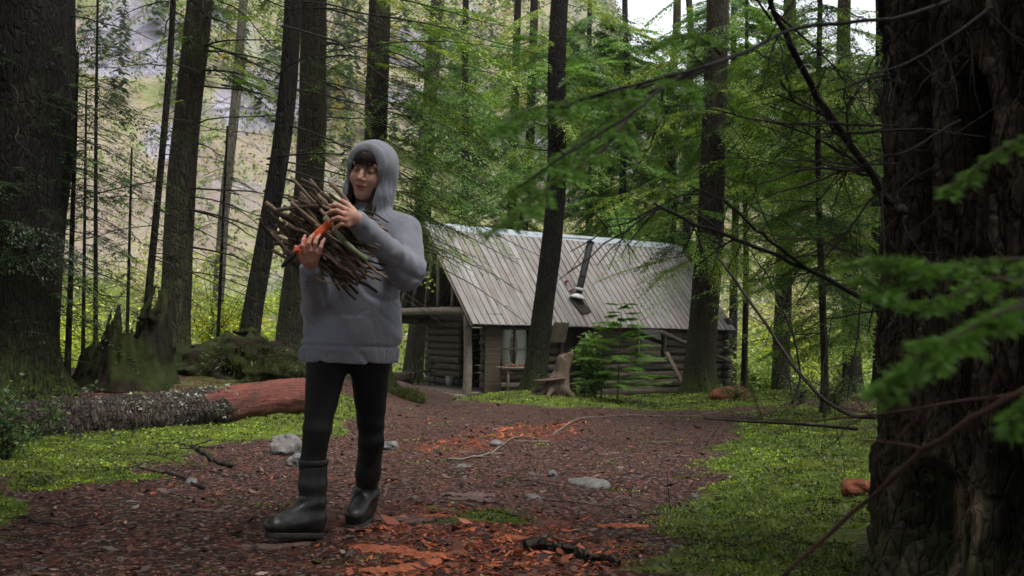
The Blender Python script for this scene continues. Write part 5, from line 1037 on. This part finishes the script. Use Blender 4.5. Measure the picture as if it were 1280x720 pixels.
def hoodie(p):
    d = torso(p)
    f = .008*fbm(p[..., 0]*9, p[..., 1]*9, p[..., 2]*4, 3, 3)
    fr = fbm(p[..., 0]*5, p[..., 1]*5, p[..., 2]*13+p[..., 0]*9, 2, 8); cre = .011*(1-np.abs(fr)*2.2)
    arm = smin(cone(p, SHL, ELL_, .082, .074), cone(p, ELL_, WRL, .072, .043), .03)
    arm2 = smin(cone(p, SHR, ELR, .078, .068), cone(p, ELR, WRR, .066, .044), .03)
    d = smin(smin(d, cone(p, K(462, 283), SHL, .085, .078), .05), cone(p, K(455, 283), SHR, .085, .075), .05)
    d = smin(d, arm, .028); d = smin(d, arm2, .028)
    wq = .25*fbm(p[..., 0]*5, p[..., 1]*5, p[..., 2]*5, 2, 51); rg = np.clip(1-np.abs(fbm(p[..., 0]*3+p[..., 2]*4+wq, p[..., 1]*3, p[..., 2]*1.6-p[..., 0]*2+wq, 2, 41))*5, 0, 1)**1.5; fm_ = 1-sst(-.23, -.15, loc(p)[..., 2]); d = d+(.010*rg-.002)*fm_
    # folds round the elbow and along the sleeve
    sl = np.exp(-(np.linalg.norm(p-ELL_, axis=-1)/.14)**2); ax_ = nrm(WRL-ELL_); t_ = (p-ELL_)@ax_
    d = d+.006*np.sin(t_*75+3*fbm(p[..., 0]*12, p[..., 1]*12, p[..., 2]*12, 2, 5))*(.35+.65*sl)*np.exp(-(np.maximum(arm, 0)/.03)**2)*np.clip(arm < .03, 0, 1)
    # cuffs and hem band, kangaroo pocket edge
    for (wr, el) in ((WRL, ELL_), (WRR, ELR)):
        a_ = nrm(el-wr); cuff = cone(p, wr+a_*.0, wr+a_*.055, .041, .043); d = np.minimum(d, cuff)
    z = p[..., 2]; d = d+.009*np.exp(-((z-(hem[2]+.060))/.007)**2)*(torso(p) < .03)+.0022*np.sin(np.arctan2(p[..., 1]-BY, p[..., 0]-cx_[0])*70)*(z < hem[2]+.055)*(torso(p) < .02)
    pk_ = (p[..., 1] < BY) & (p[..., 2] > K(0, 432)[2]) & (p[..., 2] < K(0, 388)[2]) & (np.abs(p[..., 0]-K(440, 410)[0]) < .125-.35*np.maximum(0, p[..., 2]-K(0, 418)[2])); d = d-.0035*pk_
    # hood: shell round the head
    q = loc(p); o = smin(cone(q, arr(0, .026, .040), arr(.002, -.012, .040), .101, .097), cone(q, arr(0, .02, .0), arr(0, .03, -.06), .096, .088), .02); back = cone(q, arr(.0, .05, -.05), arr(.0, .04, -.20), .085, .10); o = smin(o, back, .06)
    o = smin(o, cone(q, arr(.052, -.030, -.08), arr(.036, -.03, -.185), .040, .045), .05); o = smin(o, cone(q, arr(-.050, -.030, -.08), arr(-.03, -.03, -.185), .038, .045), .05)
    sh = np.abs(o+.008)-.0075
    sh = np.maximum(sh, q[..., 2]-.3); ins = np.maximum(np.hypot(q[..., 0]/.083, (q[..., 2]+.012)/.120)-1, 0)  # opening
    zo_ = np.where(q[..., 2] > -.02, (q[..., 2]+.02)/.115, (q[..., 2]+.02)/.22); op = (np.hypot(q[..., 0]/.070, zo_)-1)*.070; cut = np.minimum(np.maximum(op, q[..., 1]+.045), q[..., 1]+.076)    # <0 inside the opening
    sh = smax(sh, -cut, .008)
    rim = np.hypot(op, q[..., 1]*0+0.)  # rolled rim
    rim = np.maximum(np.hypot(cut-.004, np.minimum(np.abs(o+.006), .5))-.0095, q[..., 1]+.01); sh = smin(sh, rim, .006)
    sh = np.maximum(sh, -(q[..., 2]+.235))
    d = smin(d, sh, .018)
    neck = cone(p, HC+HM@arr(0, .02, -.05), K(461, 290), .055, .062); d = np.maximum(d, -ell(q, arr(0, -.01, -.03), (.066, .08, .085)))
    return d+f*.5*(1-sst(-.23, -.15, q[..., 2]))+cre*.25*(1-sst(-.23, -.15, q[..., 2]))-.002
V, Q = surfnet(hoodie, arr(K(360, 0)[0], BY-.52, hem[2]-.03), arr(K(545, 0)[0], BY+.26, K(0, 166)[2]), .0065)
t = NT('lavender_grey_fleece'); n1 = t.noise(220, 4, .7); n2 = t.noise(9, 4, .6)
c = t.mix(n2, (.18, .19, .23), (.235, .245, .29)); c = t.mix(t.ramp(n1, [(.4, .25), (.6, 0)]), c, (.13, .13, .15)); fo_ = t.noise(5.5, 1, .4, t.mapp((1.6, 1, .8), rot=(0, .5, 0)), .7); fo_ = t.ramp(t.math('ABSOLUTE', t.math('SUBTRACT', fo_, .5)), [(0, 0), (.09, 1)])
M['fleece'] = t.pbr(c, .95, t.bump(fo_, .35, .008, t.bump(n1, .45, .003)), .1, Sheen_Weight=.3)
m_ = MB(); m_.add(V, Q); hd = m_.build('hoodie', M['fleece'], person)
# --- head
def head(p):
    q = loc(p); q = q.copy(); x = q[..., 0]; q[..., 2] = q[..., 2]-4.5*np.minimum(x*x, .0006)*np.exp(-((q[..., 2]+.056)/.02)**2); y, z = q[..., 1], q[..., 2]; ax_ = np.abs(x); qs = np.stack([ax_, y, z], -1)
    d = ell(q, arr(0, .015, .035), (.074, .09, .088)); d = smin(d, ell(q, arr(0, -.022, -.03), (.060, .068, .078)), .03); d = smin(d, ell(q, arr(0, -.058, -.088), (.026, .024, .022)), .03)
    d = smin(d, ell(qs, arr(.036, -.055, -.022), (.026, .026, .028)), .025); d = smin(d, cone(qs, arr(.012, -.083, .036), arr(.045, -.072, .036), .010, .010), .015)
    d = smax(d, -ell(qs, arr(.030, -.096, .014), (.019, .018, .013)), .012); d = smin(d, ell(qs, arr(.030, -.0745, .012), (.0145, .012, .0105)), .004)
    d = smin(d, cone(q, arr(0, -.085, .022), arr(0, -.107, -.020), .0075, .0105), .012); d = smin(d, ell(qs, arr(.0105, -.098, -.025), (.008, .009, .0068)), .006)
    d = smax(d, -ell(qs, arr(.006, -.106, -.0325), (.0035, .005, .003)), .003)
    d = smin(d, ell(q, arr(0, -.084, -.0495), (.023, .0105, .0062)), .006); d = smin(d, ell(q, arr(0, -.083, -.0635), (.019, .0105, .0068)), .006)
    d = smax(d, -ell(q, arr(0, -.096, -.0562), (.020, .010, .0022)), .003)
    d = smin(d, ell(qs, arr(.073, .012, .0), (.009, .019, .030)), .008)
    d = smin(d, cone(q, arr(0, .012, -.06), arr(.0, .045, -.20), .052, .056), .03)
    return d
lo = HC-arr(.13, .15, .23); V, Q = surfnet(head, lo, HC+arr(.13, .14, .15), .0024)
q = (V-HC)@HM/HS; q[:, 2] -= 4.5*np.minimum(q[:, 0]**2, .0006)*np.exp(-((q[:, 2]+.056)/.02)**2); ax_ = np.abs(q[:, 0]); col = np.ones((len(V), 3))*arr(.50, .29, .215)
def wt(c, r, k=1.): return np.exp(-((((np.stack([ax_, q[:, 1], q[:, 2]], -1)-c)/r)**2).sum(1))**k)[:, None]
col = col*(1-.35*wt(arr(.036, -.07, -.022), (.022, .04, .02)))+arr(.46, .16, .13)*.35*wt(arr(.036, -.07, -.022), (.022, .04, .02))
w_ = wt(arr(0, -.09, -.0565), (.0235, .03, .0125), 3); col = col*(1-w_*.9)+arr(.34, .10, .095)*w_*.9
w_ = wt(arr(0, -.09, -.0562), (.021, .03, .0024), 2); col = col*(1-w_)+arr(.05, .015, .015)*w_
w_ = wt(arr(.030, -.09, .0075), (.0125, .03, .0042), 2); col = col*(1-w_)+arr(.36, .31, .29)*w_
w_ = wt(arr(.029, -.09, .0070), (.0062, .03, .0046), 2); col = col*(1-w_)+arr(.03, .018, .014)*w_
w_ = wt(arr(.030, -.09, .0125), (.0165, .03, .0026), 2); col = col*(1-w_)+arr(.02, .013, .012)*w_
w_ = wt(arr(.030, -.09, .012), (.019, .03, .009), 2)*.35; col = col*(1-w_)+arr(.28, .13, .10)*w_
w_ = wt(arr(.034, -.08, .038), (.018, .04, .0042), 2); col = col*(1-w_)+arr(.035, .022, .016)*w_
def skinm(name):
    t = NT(name); n1 = t.noise(60, 4, .6); c = t.mix(t.ramp(n1, [(.4, .18), (.65, 0)]), t.attr('Col', 'Color'), (.40, .20, .15)); return t.pbr(c, .5, t.bump(t.noise(400, 3, .6), .15, .001), .35, Subsurface_Weight=.12, Subsurface_Scale=.008)
M['skin'] = skinm('skin')
m_ = MB(); m_.add(V, Q, col=col); m_.build('head', M['skin'], person)
# --- hair: cap, fringe and long side locks
t = NT('dark_brown_hair'); n1 = t.noise(90, 5, .7, t.mapp((1, 1, .08))); M['hair'] = t.pbr(t.ramp(n1, [(.35, (.006, .004, .004)), (.7, (.035, .020, .014))]), .45, t.bump(n1, .6, .003), .4)
r = np.random.RandomState(12); hm = MB()
V, Q = surfnet(lambda p: np.maximum(np.abs(ell(loc(p), arr(0, .016, .034), (.077, .092, .089)))-.005, -np.maximum(-(loc(p)[..., 1]+.03), -(loc(p)[..., 2]-.075))*1.0), HC-arr(.12, .13, .1), HC+arr(.12, .14, .16), .005); hm.add(V, Q)
def strand(pts, r0): hm.tube(HC+HS*bez(pts, 12)@HM.T, r0*np.array([1, 1, 1, 1, .98, .95, .9, .85, .75, .6, .42, .15]), 5, cap=False, ell=.6)
for i in range(150):                          # fringe
    x = r.uniform(-.066, .066); z1 = .026+.010*abs(x)/.06+r.normal()*.006; x2 = x*1.02+r.normal()*.004; yb = -.088+.42*max(0, abs(x)-.02)**1.25*3
    strand([(x*.55, -.02, .121), (x*.9, -.064, .102), (x, min(-.085+9*x*x, -.045)-.009, .068), (x2, min(-.088+9*x*x, -.045)-.009, z1)], .0026)
for i in range(340):                          # side locks falling to the chest
    s_ = 1 if i % 2 else -1; u = r.uniform(0, 1); x = s_*(.054+.020*u+.004*r.normal()); y = -.052+.05*u; zl_ = -.20-.06*r.uniform()
    strand([(s_*.03, -.01+.04*u, .117), (x*1.02, y*.9+.01, .06), (x*1.08, y, -.02), (x*1.02+r.normal()*.006, y-.018, -.10), (x*.78+r.normal()*.014, y-.075+r.normal()*.012, zl_)], .0032)
hm.build('hair', M['hair'], person)
# --- leggings (with shorts hem), boots
HIPR, HIPL = K(411, 440, 4.46), K(462, 440, 4.48); KNR, KNL = K(396, 540, 4.34), K(464, 548, 4.60); ANR, ANL = K(391, 628, 4.36), K(456, 624, 4.72)
def legs(p):
    d = cone(p, HIPR, KNR, .098, .056); d = smin(d, smin(cone(p, KNR, K(391, 580, 4.36), .054, .053), cone(p, K(391, 580, 4.36), ANR, .052, .042), .03), .03)
    e = cone(p, HIPL, KNL, .096, .054); e = smin(e, cone(p, KNL, ANL, .053, .042), .03)
    d = smin(d, e, .02); pel = ell(p, K(437, 428), (.175, .12, .12)); d = smin(d, pel, .05)
    return d+.003*np.sin(p[..., 2]*75+3*fbm(p[..., 0]*9, p[..., 1]*9, p[..., 2]*9, 2, 4))*np.exp(-np.minimum(np.abs(p[..., 2]-KNR[2]), np.abs(p[..., 2]-KNL[2]))/.09)
V, Q = surfnet(legs, arr(K(360, 0)[0], 4.1, -.05), arr(K(510, 0)[0], 4.9, hem[2]+.12), .0075)
t = NT('black_leggings'); M['legg'] = t.pbr(t.mix(t.noise(150, 3, .6), (.005, .005, .006), (.010, .010, .011)), .75, t.bump(t.noise(25, 4, .6), .2, .004), .25)
m_ = MB(); m_.add(V, Q); m_.build('leggings', M['legg'], person)
t = NT('black_rubber'); sx_ = t.n('SeparateXYZ'); t.l(t.co, sx_.inputs[0]); mud_ = t.math('MULTIPLY', t.ramp(sx_.outputs[2], [(.02, .9), (.14, .1)]), t.ramp(t.noise(26, 6, .75), [(.42, 0), (.6, 1)]))
M['rubber'] = t.pbr(t.mix(mud_, t.mix(t.noise(30, 5, .7), (.006, .0065, .007), (.015, .016, .017)), (.018, .011, .008)), t.ramp(t.noise(12, 5, .7), [(.35, .34), (.7, .62)]), t.bump(t.noise(18, 3, .5), .2, .006), .35)
M['sole'] = simple('dark_boot_sole', (.012, .012, .012), (.03, .028, .026), 40, .8)
def boot(top, ank, heel, toe, rt, seed):
    d0 = nrm(toe-heel); up = arr(0, 0, 1); ft = arr(0, 0, .035)
    def fn(p):
        d = cone(p, top, top+(ank-top)*.55, rt, rt*.97); d = smin(d, cone(p, top+(ank-top)*.5, ank, rt*.95, .054), .02); d = smin(d, cone(p, ank, heel+up*.06, .056, .046), .02)
        foot = cone(p, heel+up*.058, toe+up*.050, .043, .047); inst = cone(p, ank+up*.01, heel+(toe-heel)*.72+up*.065, .050, .042); d = smin(d, smin(foot, inst, .03), .03)
        q = p-heel; n = nrm(np.cross(np.cross(d0, up), d0)); pl_ = -(q@n)+.018*0+.004; d = smax(d, pl_, .008)
        al = np.clip(nrm(top-ank)@(p-top)[..., None, :].swapaxes(-1, -2) if False else (p-top)@nrm(top-ank), -1, 1); d = np.maximum(d, al)             # flat top
        d = np.maximum(d, -np.maximum(cone(p, top-(top-ank)*.1, top+(top-ank)*.2, rt-.006, rt-.006), -(al+.05)))
        cr = .0065*np.sin(((p-ank)@nrm(top-ank))*75+seed)*np.exp(-(((p-ank)@nrm(top-ank)-.03)/.06)**2)
        band = -.004*((al > -.022) & (al < 0))
        return d+cr+band
    lo_ = np.minimum.reduce([top, ank, heel, toe])-.10; hi_ = np.maximum.reduce([top, ank, heel, toe])+.10; V, Q = surfnet(fn, lo_, hi_, .0055); m_ = MB(); m_.add(V, Q); o = m_.build('boot', M['rubber'], person)
    n = nrm(np.cross(np.cross(d0, up), d0)); 
    def so(p):
        q = p-heel; t_ = np.clip(q@d0, 0, np.linalg.norm(toe-heel)); h_ = q@n; pr_ = q-(q@n)[..., None]*n; ax2 = pr_-t_[..., None]*d0; w_ = .044+.008*np.sin(t_/np.linalg.norm(toe-heel)*3); d = np.linalg.norm(ax2, axis=-1)-w_
        tread = .004*(np.sin(t_*210) > 0); return smax(d, np.maximum(h_-.020, -h_-.006+tread), .004)
    V, Q = surfnet(so, lo_, hi_, .005); m_ = MB(); m_.add(V, Q); m_.build('sole', M['sole'], o)
HR_ = K(392, 673, 4.36); HR_[2] = gz(*HR_[:2])+.012; TR_ = HR_+arr(-.130, -.155, .030)
HL_ = K(456, 640, 4.74); HL_[2] = gz(*HL_[:2])+.010; TL_ = HL_+arr(-.02, -.19, .0)
print('heels', PR(HR_), PR(TR_), PR(HL_), PR(TL_), HR_, HL_)
TOPR = K(392, 574, 4.36); AR_ = K(390, 640, 4.36); TOPL = K(464, 552, 4.62); AL_ = K(457, 622, 4.72)
boot(TOPR, AR_, HR_, TR_, .061, 1); boot(TOPL, AL_, HL_, TL_, .058, 2)
# --- hands
def hand(name, wrist, kn, tips, thumb, back, sc=1.):
    """kn: four knuckle points; tips: per finger list of joint points"""
    wrist = np.asarray(wrist)
    def fn(p):
        d = cone(p, wrist, (wrist+kn[1])/2, .024, .026)
        for k_ in kn: d = smin(d, cone(p, wrist+(k_-wrist)*.35, k_, .0165, .0115), .012)
        for k_, js in zip(kn, tips):
            pts = [k_]+list(js); f_ = None
            for i in range(len(pts)-1):
                c_ = cone(p, pts[i], pts[i+1], .0096-.0010*i, .0088-.0010*i); f_ = c_ if f_ is None else smin(f_, c_, .003)
            d = smin(d, f_, .0035)
        th = cone(p, thumb[0], thumb[1], .014, .0115); th = smin(th, cone(p, thumb[1], thumb[2], .0110, .0085), .003); return smin(d, th, .006)
    al = np.array([wrist]+list(kn)+[j for js in tips for j in js]+list(thumb)); V, Q = surfnet(fn, al.min(0)-.035, al.max(0)+.035, .0026)
    col = np.ones((len(V), 3))*arr(.50, .27, .205); tp = np.array([js[-1] for js in tips]+[thumb[2]]+list(kn)); dd_ = np.min(np.linalg.norm(V[:, None]-tp[None], axis=-1), 1); w_ = np.exp(-(dd_/.014)**2)[:, None]*.5; col = col*(1-w_)+arr(.52, .17, .14)*w_
    m_ = MB(); m_.add(V, Q, col=col); h_ = m_.build(name, M['skin'], person)
    for js in tips:
        nl = MB(); e = js[-1]; d_ = nrm(js[-1]-js[-2]); w2 = nrm(np.cross(d_, back)); b_ = nrm(np.cross(w2, d_)); b_ = b_ if b_@back > 0 else -b_
        nl.box(e+b_*.0062+d_*.001, d_*.0052, w2*.0042, b_*.0008); nl.build('fingernail', M['nail'], h_)
    return h_
M['nail'] = simple('fingernail', (.50, .28, .24), (.58, .36, .31), 20, .3)
# hand on top of the bundle (fingers pointing left)
Yh = 3.955
kn = [K(433, 262, Yh-.005), K(431, 268, Yh-.012), K(432, 275, Yh-.010), K(435, 281, Yh)]
tips = [[K(424, 257, Yh-.010), K(417, 256, Yh-.002), K(413, 257, Yh+.008)], [K(421, 263, Yh-.020), K(414, 264, Yh-.010), K(409, 267, Yh+.004)], [K(423, 272, Yh-.020), K(416, 274, Yh-.012), K(412, 278, Yh+.004)], [K(427, 280, Yh-.012), K(422, 283, Yh-.006), K(418, 287, Yh+.006)]]
hand('hand', K(447, 273, 4.0), kn, tips, [K(442, 264, 4.0), K(435, 256, 4.01), K(428, 251, 4.02)], arr(0, -1, .3))
# hand under the bundle gripping the saw (fingers pointing up)
Yg = 3.965
kn = [K(381, 316, Yg), K(387, 313, Yg-.008), K(393, 313, Yg-.006), K(399, 316, Yg)]
tips = [[K(378, 307, Yg-.018), K(379, 300, Yg-.014), K(381, 296, Yg-.002)], [K(386, 304, Yg-.022), K(388, 297, Yg-.016), K(391, 294, Yg-.002)], [K(394, 304, Yg-.020), K(396, 298, Yg-.014), K(399, 295, Yg)], [K(401, 309, Yg-.012), K(403, 303, Yg-.008), K(405, 300, Yg+.002)]]
hand('hand', K(388, 333, 4.04), kn, tips, [K(379, 326, Yg+.02), K(373, 318, Yg), K(370, 309, Yg-.008)], arr(0, -1, 0))
# ------------------------------------------------------------------ bundle of sticks and the orange handled saw
bc = K(412, 300, 4.14); bun = thing('stick_bundle', bc-arr(0, 0, .15), 'big armful of thin dry sticks held against the chest', 'firewood')
r = np.random.RandomState(31); axw = nrm(K(470, 336, 4.14)-K(360, 268, 4.14)); pw_ = nrm(np.cross(axw, [0, 1, 0])); pw_ = pw_ if pw_[2] > 0 else -pw_
tones = []
for i, (a_, b_) in enumerate([((.04, .028, .02), (.10, .07, .05)), ((.09, .065, .045), (.20, .15, .11)), ((.13, .085, .055), (.30, .22, .16)), ((.018, .013, .010), (.055, .04, .03)), ((.08, .10, .05), (.22, .25, .15))]): M['stick%d' % i] = simple(['brown_stick', 'tan_stick', 'pale_stick', 'dark_stick', 'lichened_stick'][i], a_, b_, 40, .85, (1, 1, 1), .6, .003); tones.append('stick%d' % i)
M['cut'] = simple('pale_cut_wood', (.30, .22, .15), (.45, .36, .26), 60, .8)
for i in range(99):
    u = r.uniform(-1, 1); v = r.uniform(-1, 1)
    while u*u+v*v > 1: u, v = r.uniform(-1, 1, 2)
    if i < 45: v = -math.sqrt(max(0, 1-u*u))*r.uniform(.75, 1)
    o = bc+pw_*u*.165+arr(0, 1, 0)*v*.10+axw*r.normal()*.05; fan = u*.35
    d_ = nrm(axw+pw_*(r.normal()*.18)+arr(0, 1, 0)*(r.normal()*.22+.12)); L = r.uniform(.30, .46)*(1-.28*abs(u)); q = np.linspace(-.5, .5, 9); rad = r.uniform(.0045, .0105)
    pts = o+d_*L*q[:, None]+pw_*(.035*r.normal()*np.cos(q*3+r.normal()))[:, None]+r.normal(size=(9, 3))*.0028
    m_ = MB(); m_.tube(pts, rad*(1-.35*(q+.5)), 7, rough=.15, seed=i)
    if r.uniform() < .4: j = r.randint(1, 8); d2 = nrm(d_+r.normal(size=3)*.6); m_.tube(pts[j]+d2*.05*np.linspace(0, 1, 4)[:, None], rad*.4, 4)
    k = r.choice(4, p=[.30, .34, .20, .16])
    so_ = m_.build('stick', M[tones[k]], bun)
    if i % 2: m_ = MB(); e_ = pts[0]; d3 = nrm(pts[0]-pts[1]); m_.tube([e_+d3*.0003, e_+d3*.0016], rad*1.02, 7); m_.build('cut_end', M['cut'], so_)
m_ = MB(); m_.tube(bez([K(405, 272, 3.99), K(425, 296, 3.985), K(442, 312, 3.99), K(459, 325, 4.01)], 14), .0105, 9, rough=.2); m_.build('stick', M['stick4'], bun, label='thick lichened green stick in front')
M['orange'] = simple('bright_orange_plastic', (.50, .055, .012), (.66, .09, .02), 20, .4, spec=.5)
saw = thing('folding_saw', K(368, 318, 3.97), 'orange and black folding saw gripped in the lower hand', 'saw')
def sawh(p):
    a = K(412, 279, 3.985); b = K(371, 315, 3.955); d = cone(p, a, a+(b-a)*.35, .0165, .0155); d = smin(d, cone(p, a+(b-a)*.3, b, .0125, .0165), .008)
    d = smax(d, np.abs((p-a)[..., 1]-(p-a)@nrm(b-a)*nrm(b-a)[1])-.010, .004); return smax(d, -cone(p, K(392, 302, 3.90), K(387, 306, 3.90), .006, .006), .003)
V, Q = surfnet(sawh, K(360, 325, 3.9)-.02, K(420, 270, 4.05)+.03, .003); m_ = MB(); m_.add(V, Q); m_.build('handle', M['orange'], saw)
m_ = MB(); a_, b_ = K(373, 313, 3.957), K(352, 334, 3.95); q = np.linspace(0, 1, 8)[:, None]; m_.tube(a_+(b_-a_)*q, .018*np.array([.95, 1, 1, .95, 1.05, 1.1, 1.0, .5]), 12, ell=.55); m_.build('grip', M['rubber'], saw)
m_ = MB()
for k in (.3, .7): p_ = a_+(b_-a_)*k-arr(0, .011, 0); m_.tube([p_, p_-arr(0, .002, 0)], .003, 8)
m_.build('rivet', M['flash'], saw)
# ------------------------------------------------------------------ haze: one even volume round the whole scene
HAZE = .0002
if HAZE:
    hz = MB(); hz.box(arr(0, 150, 102), arr(480, 0, 0), arr(0, 205, 0), arr(0, 0, 108))
    t = NT('pale_haze'); pv = t.n('VolumePrincipled'); pv.inputs['Color'].default_value = (.9, .93, .96, 1); pv.inputs['Density'].default_value = HAZE; t.l(pv.outputs[0], t.out.inputs['Volume'])
    hz.build('haze', t.m, kind='stuff', smooth=False, label='thin pale mist in the air before the far hillside')
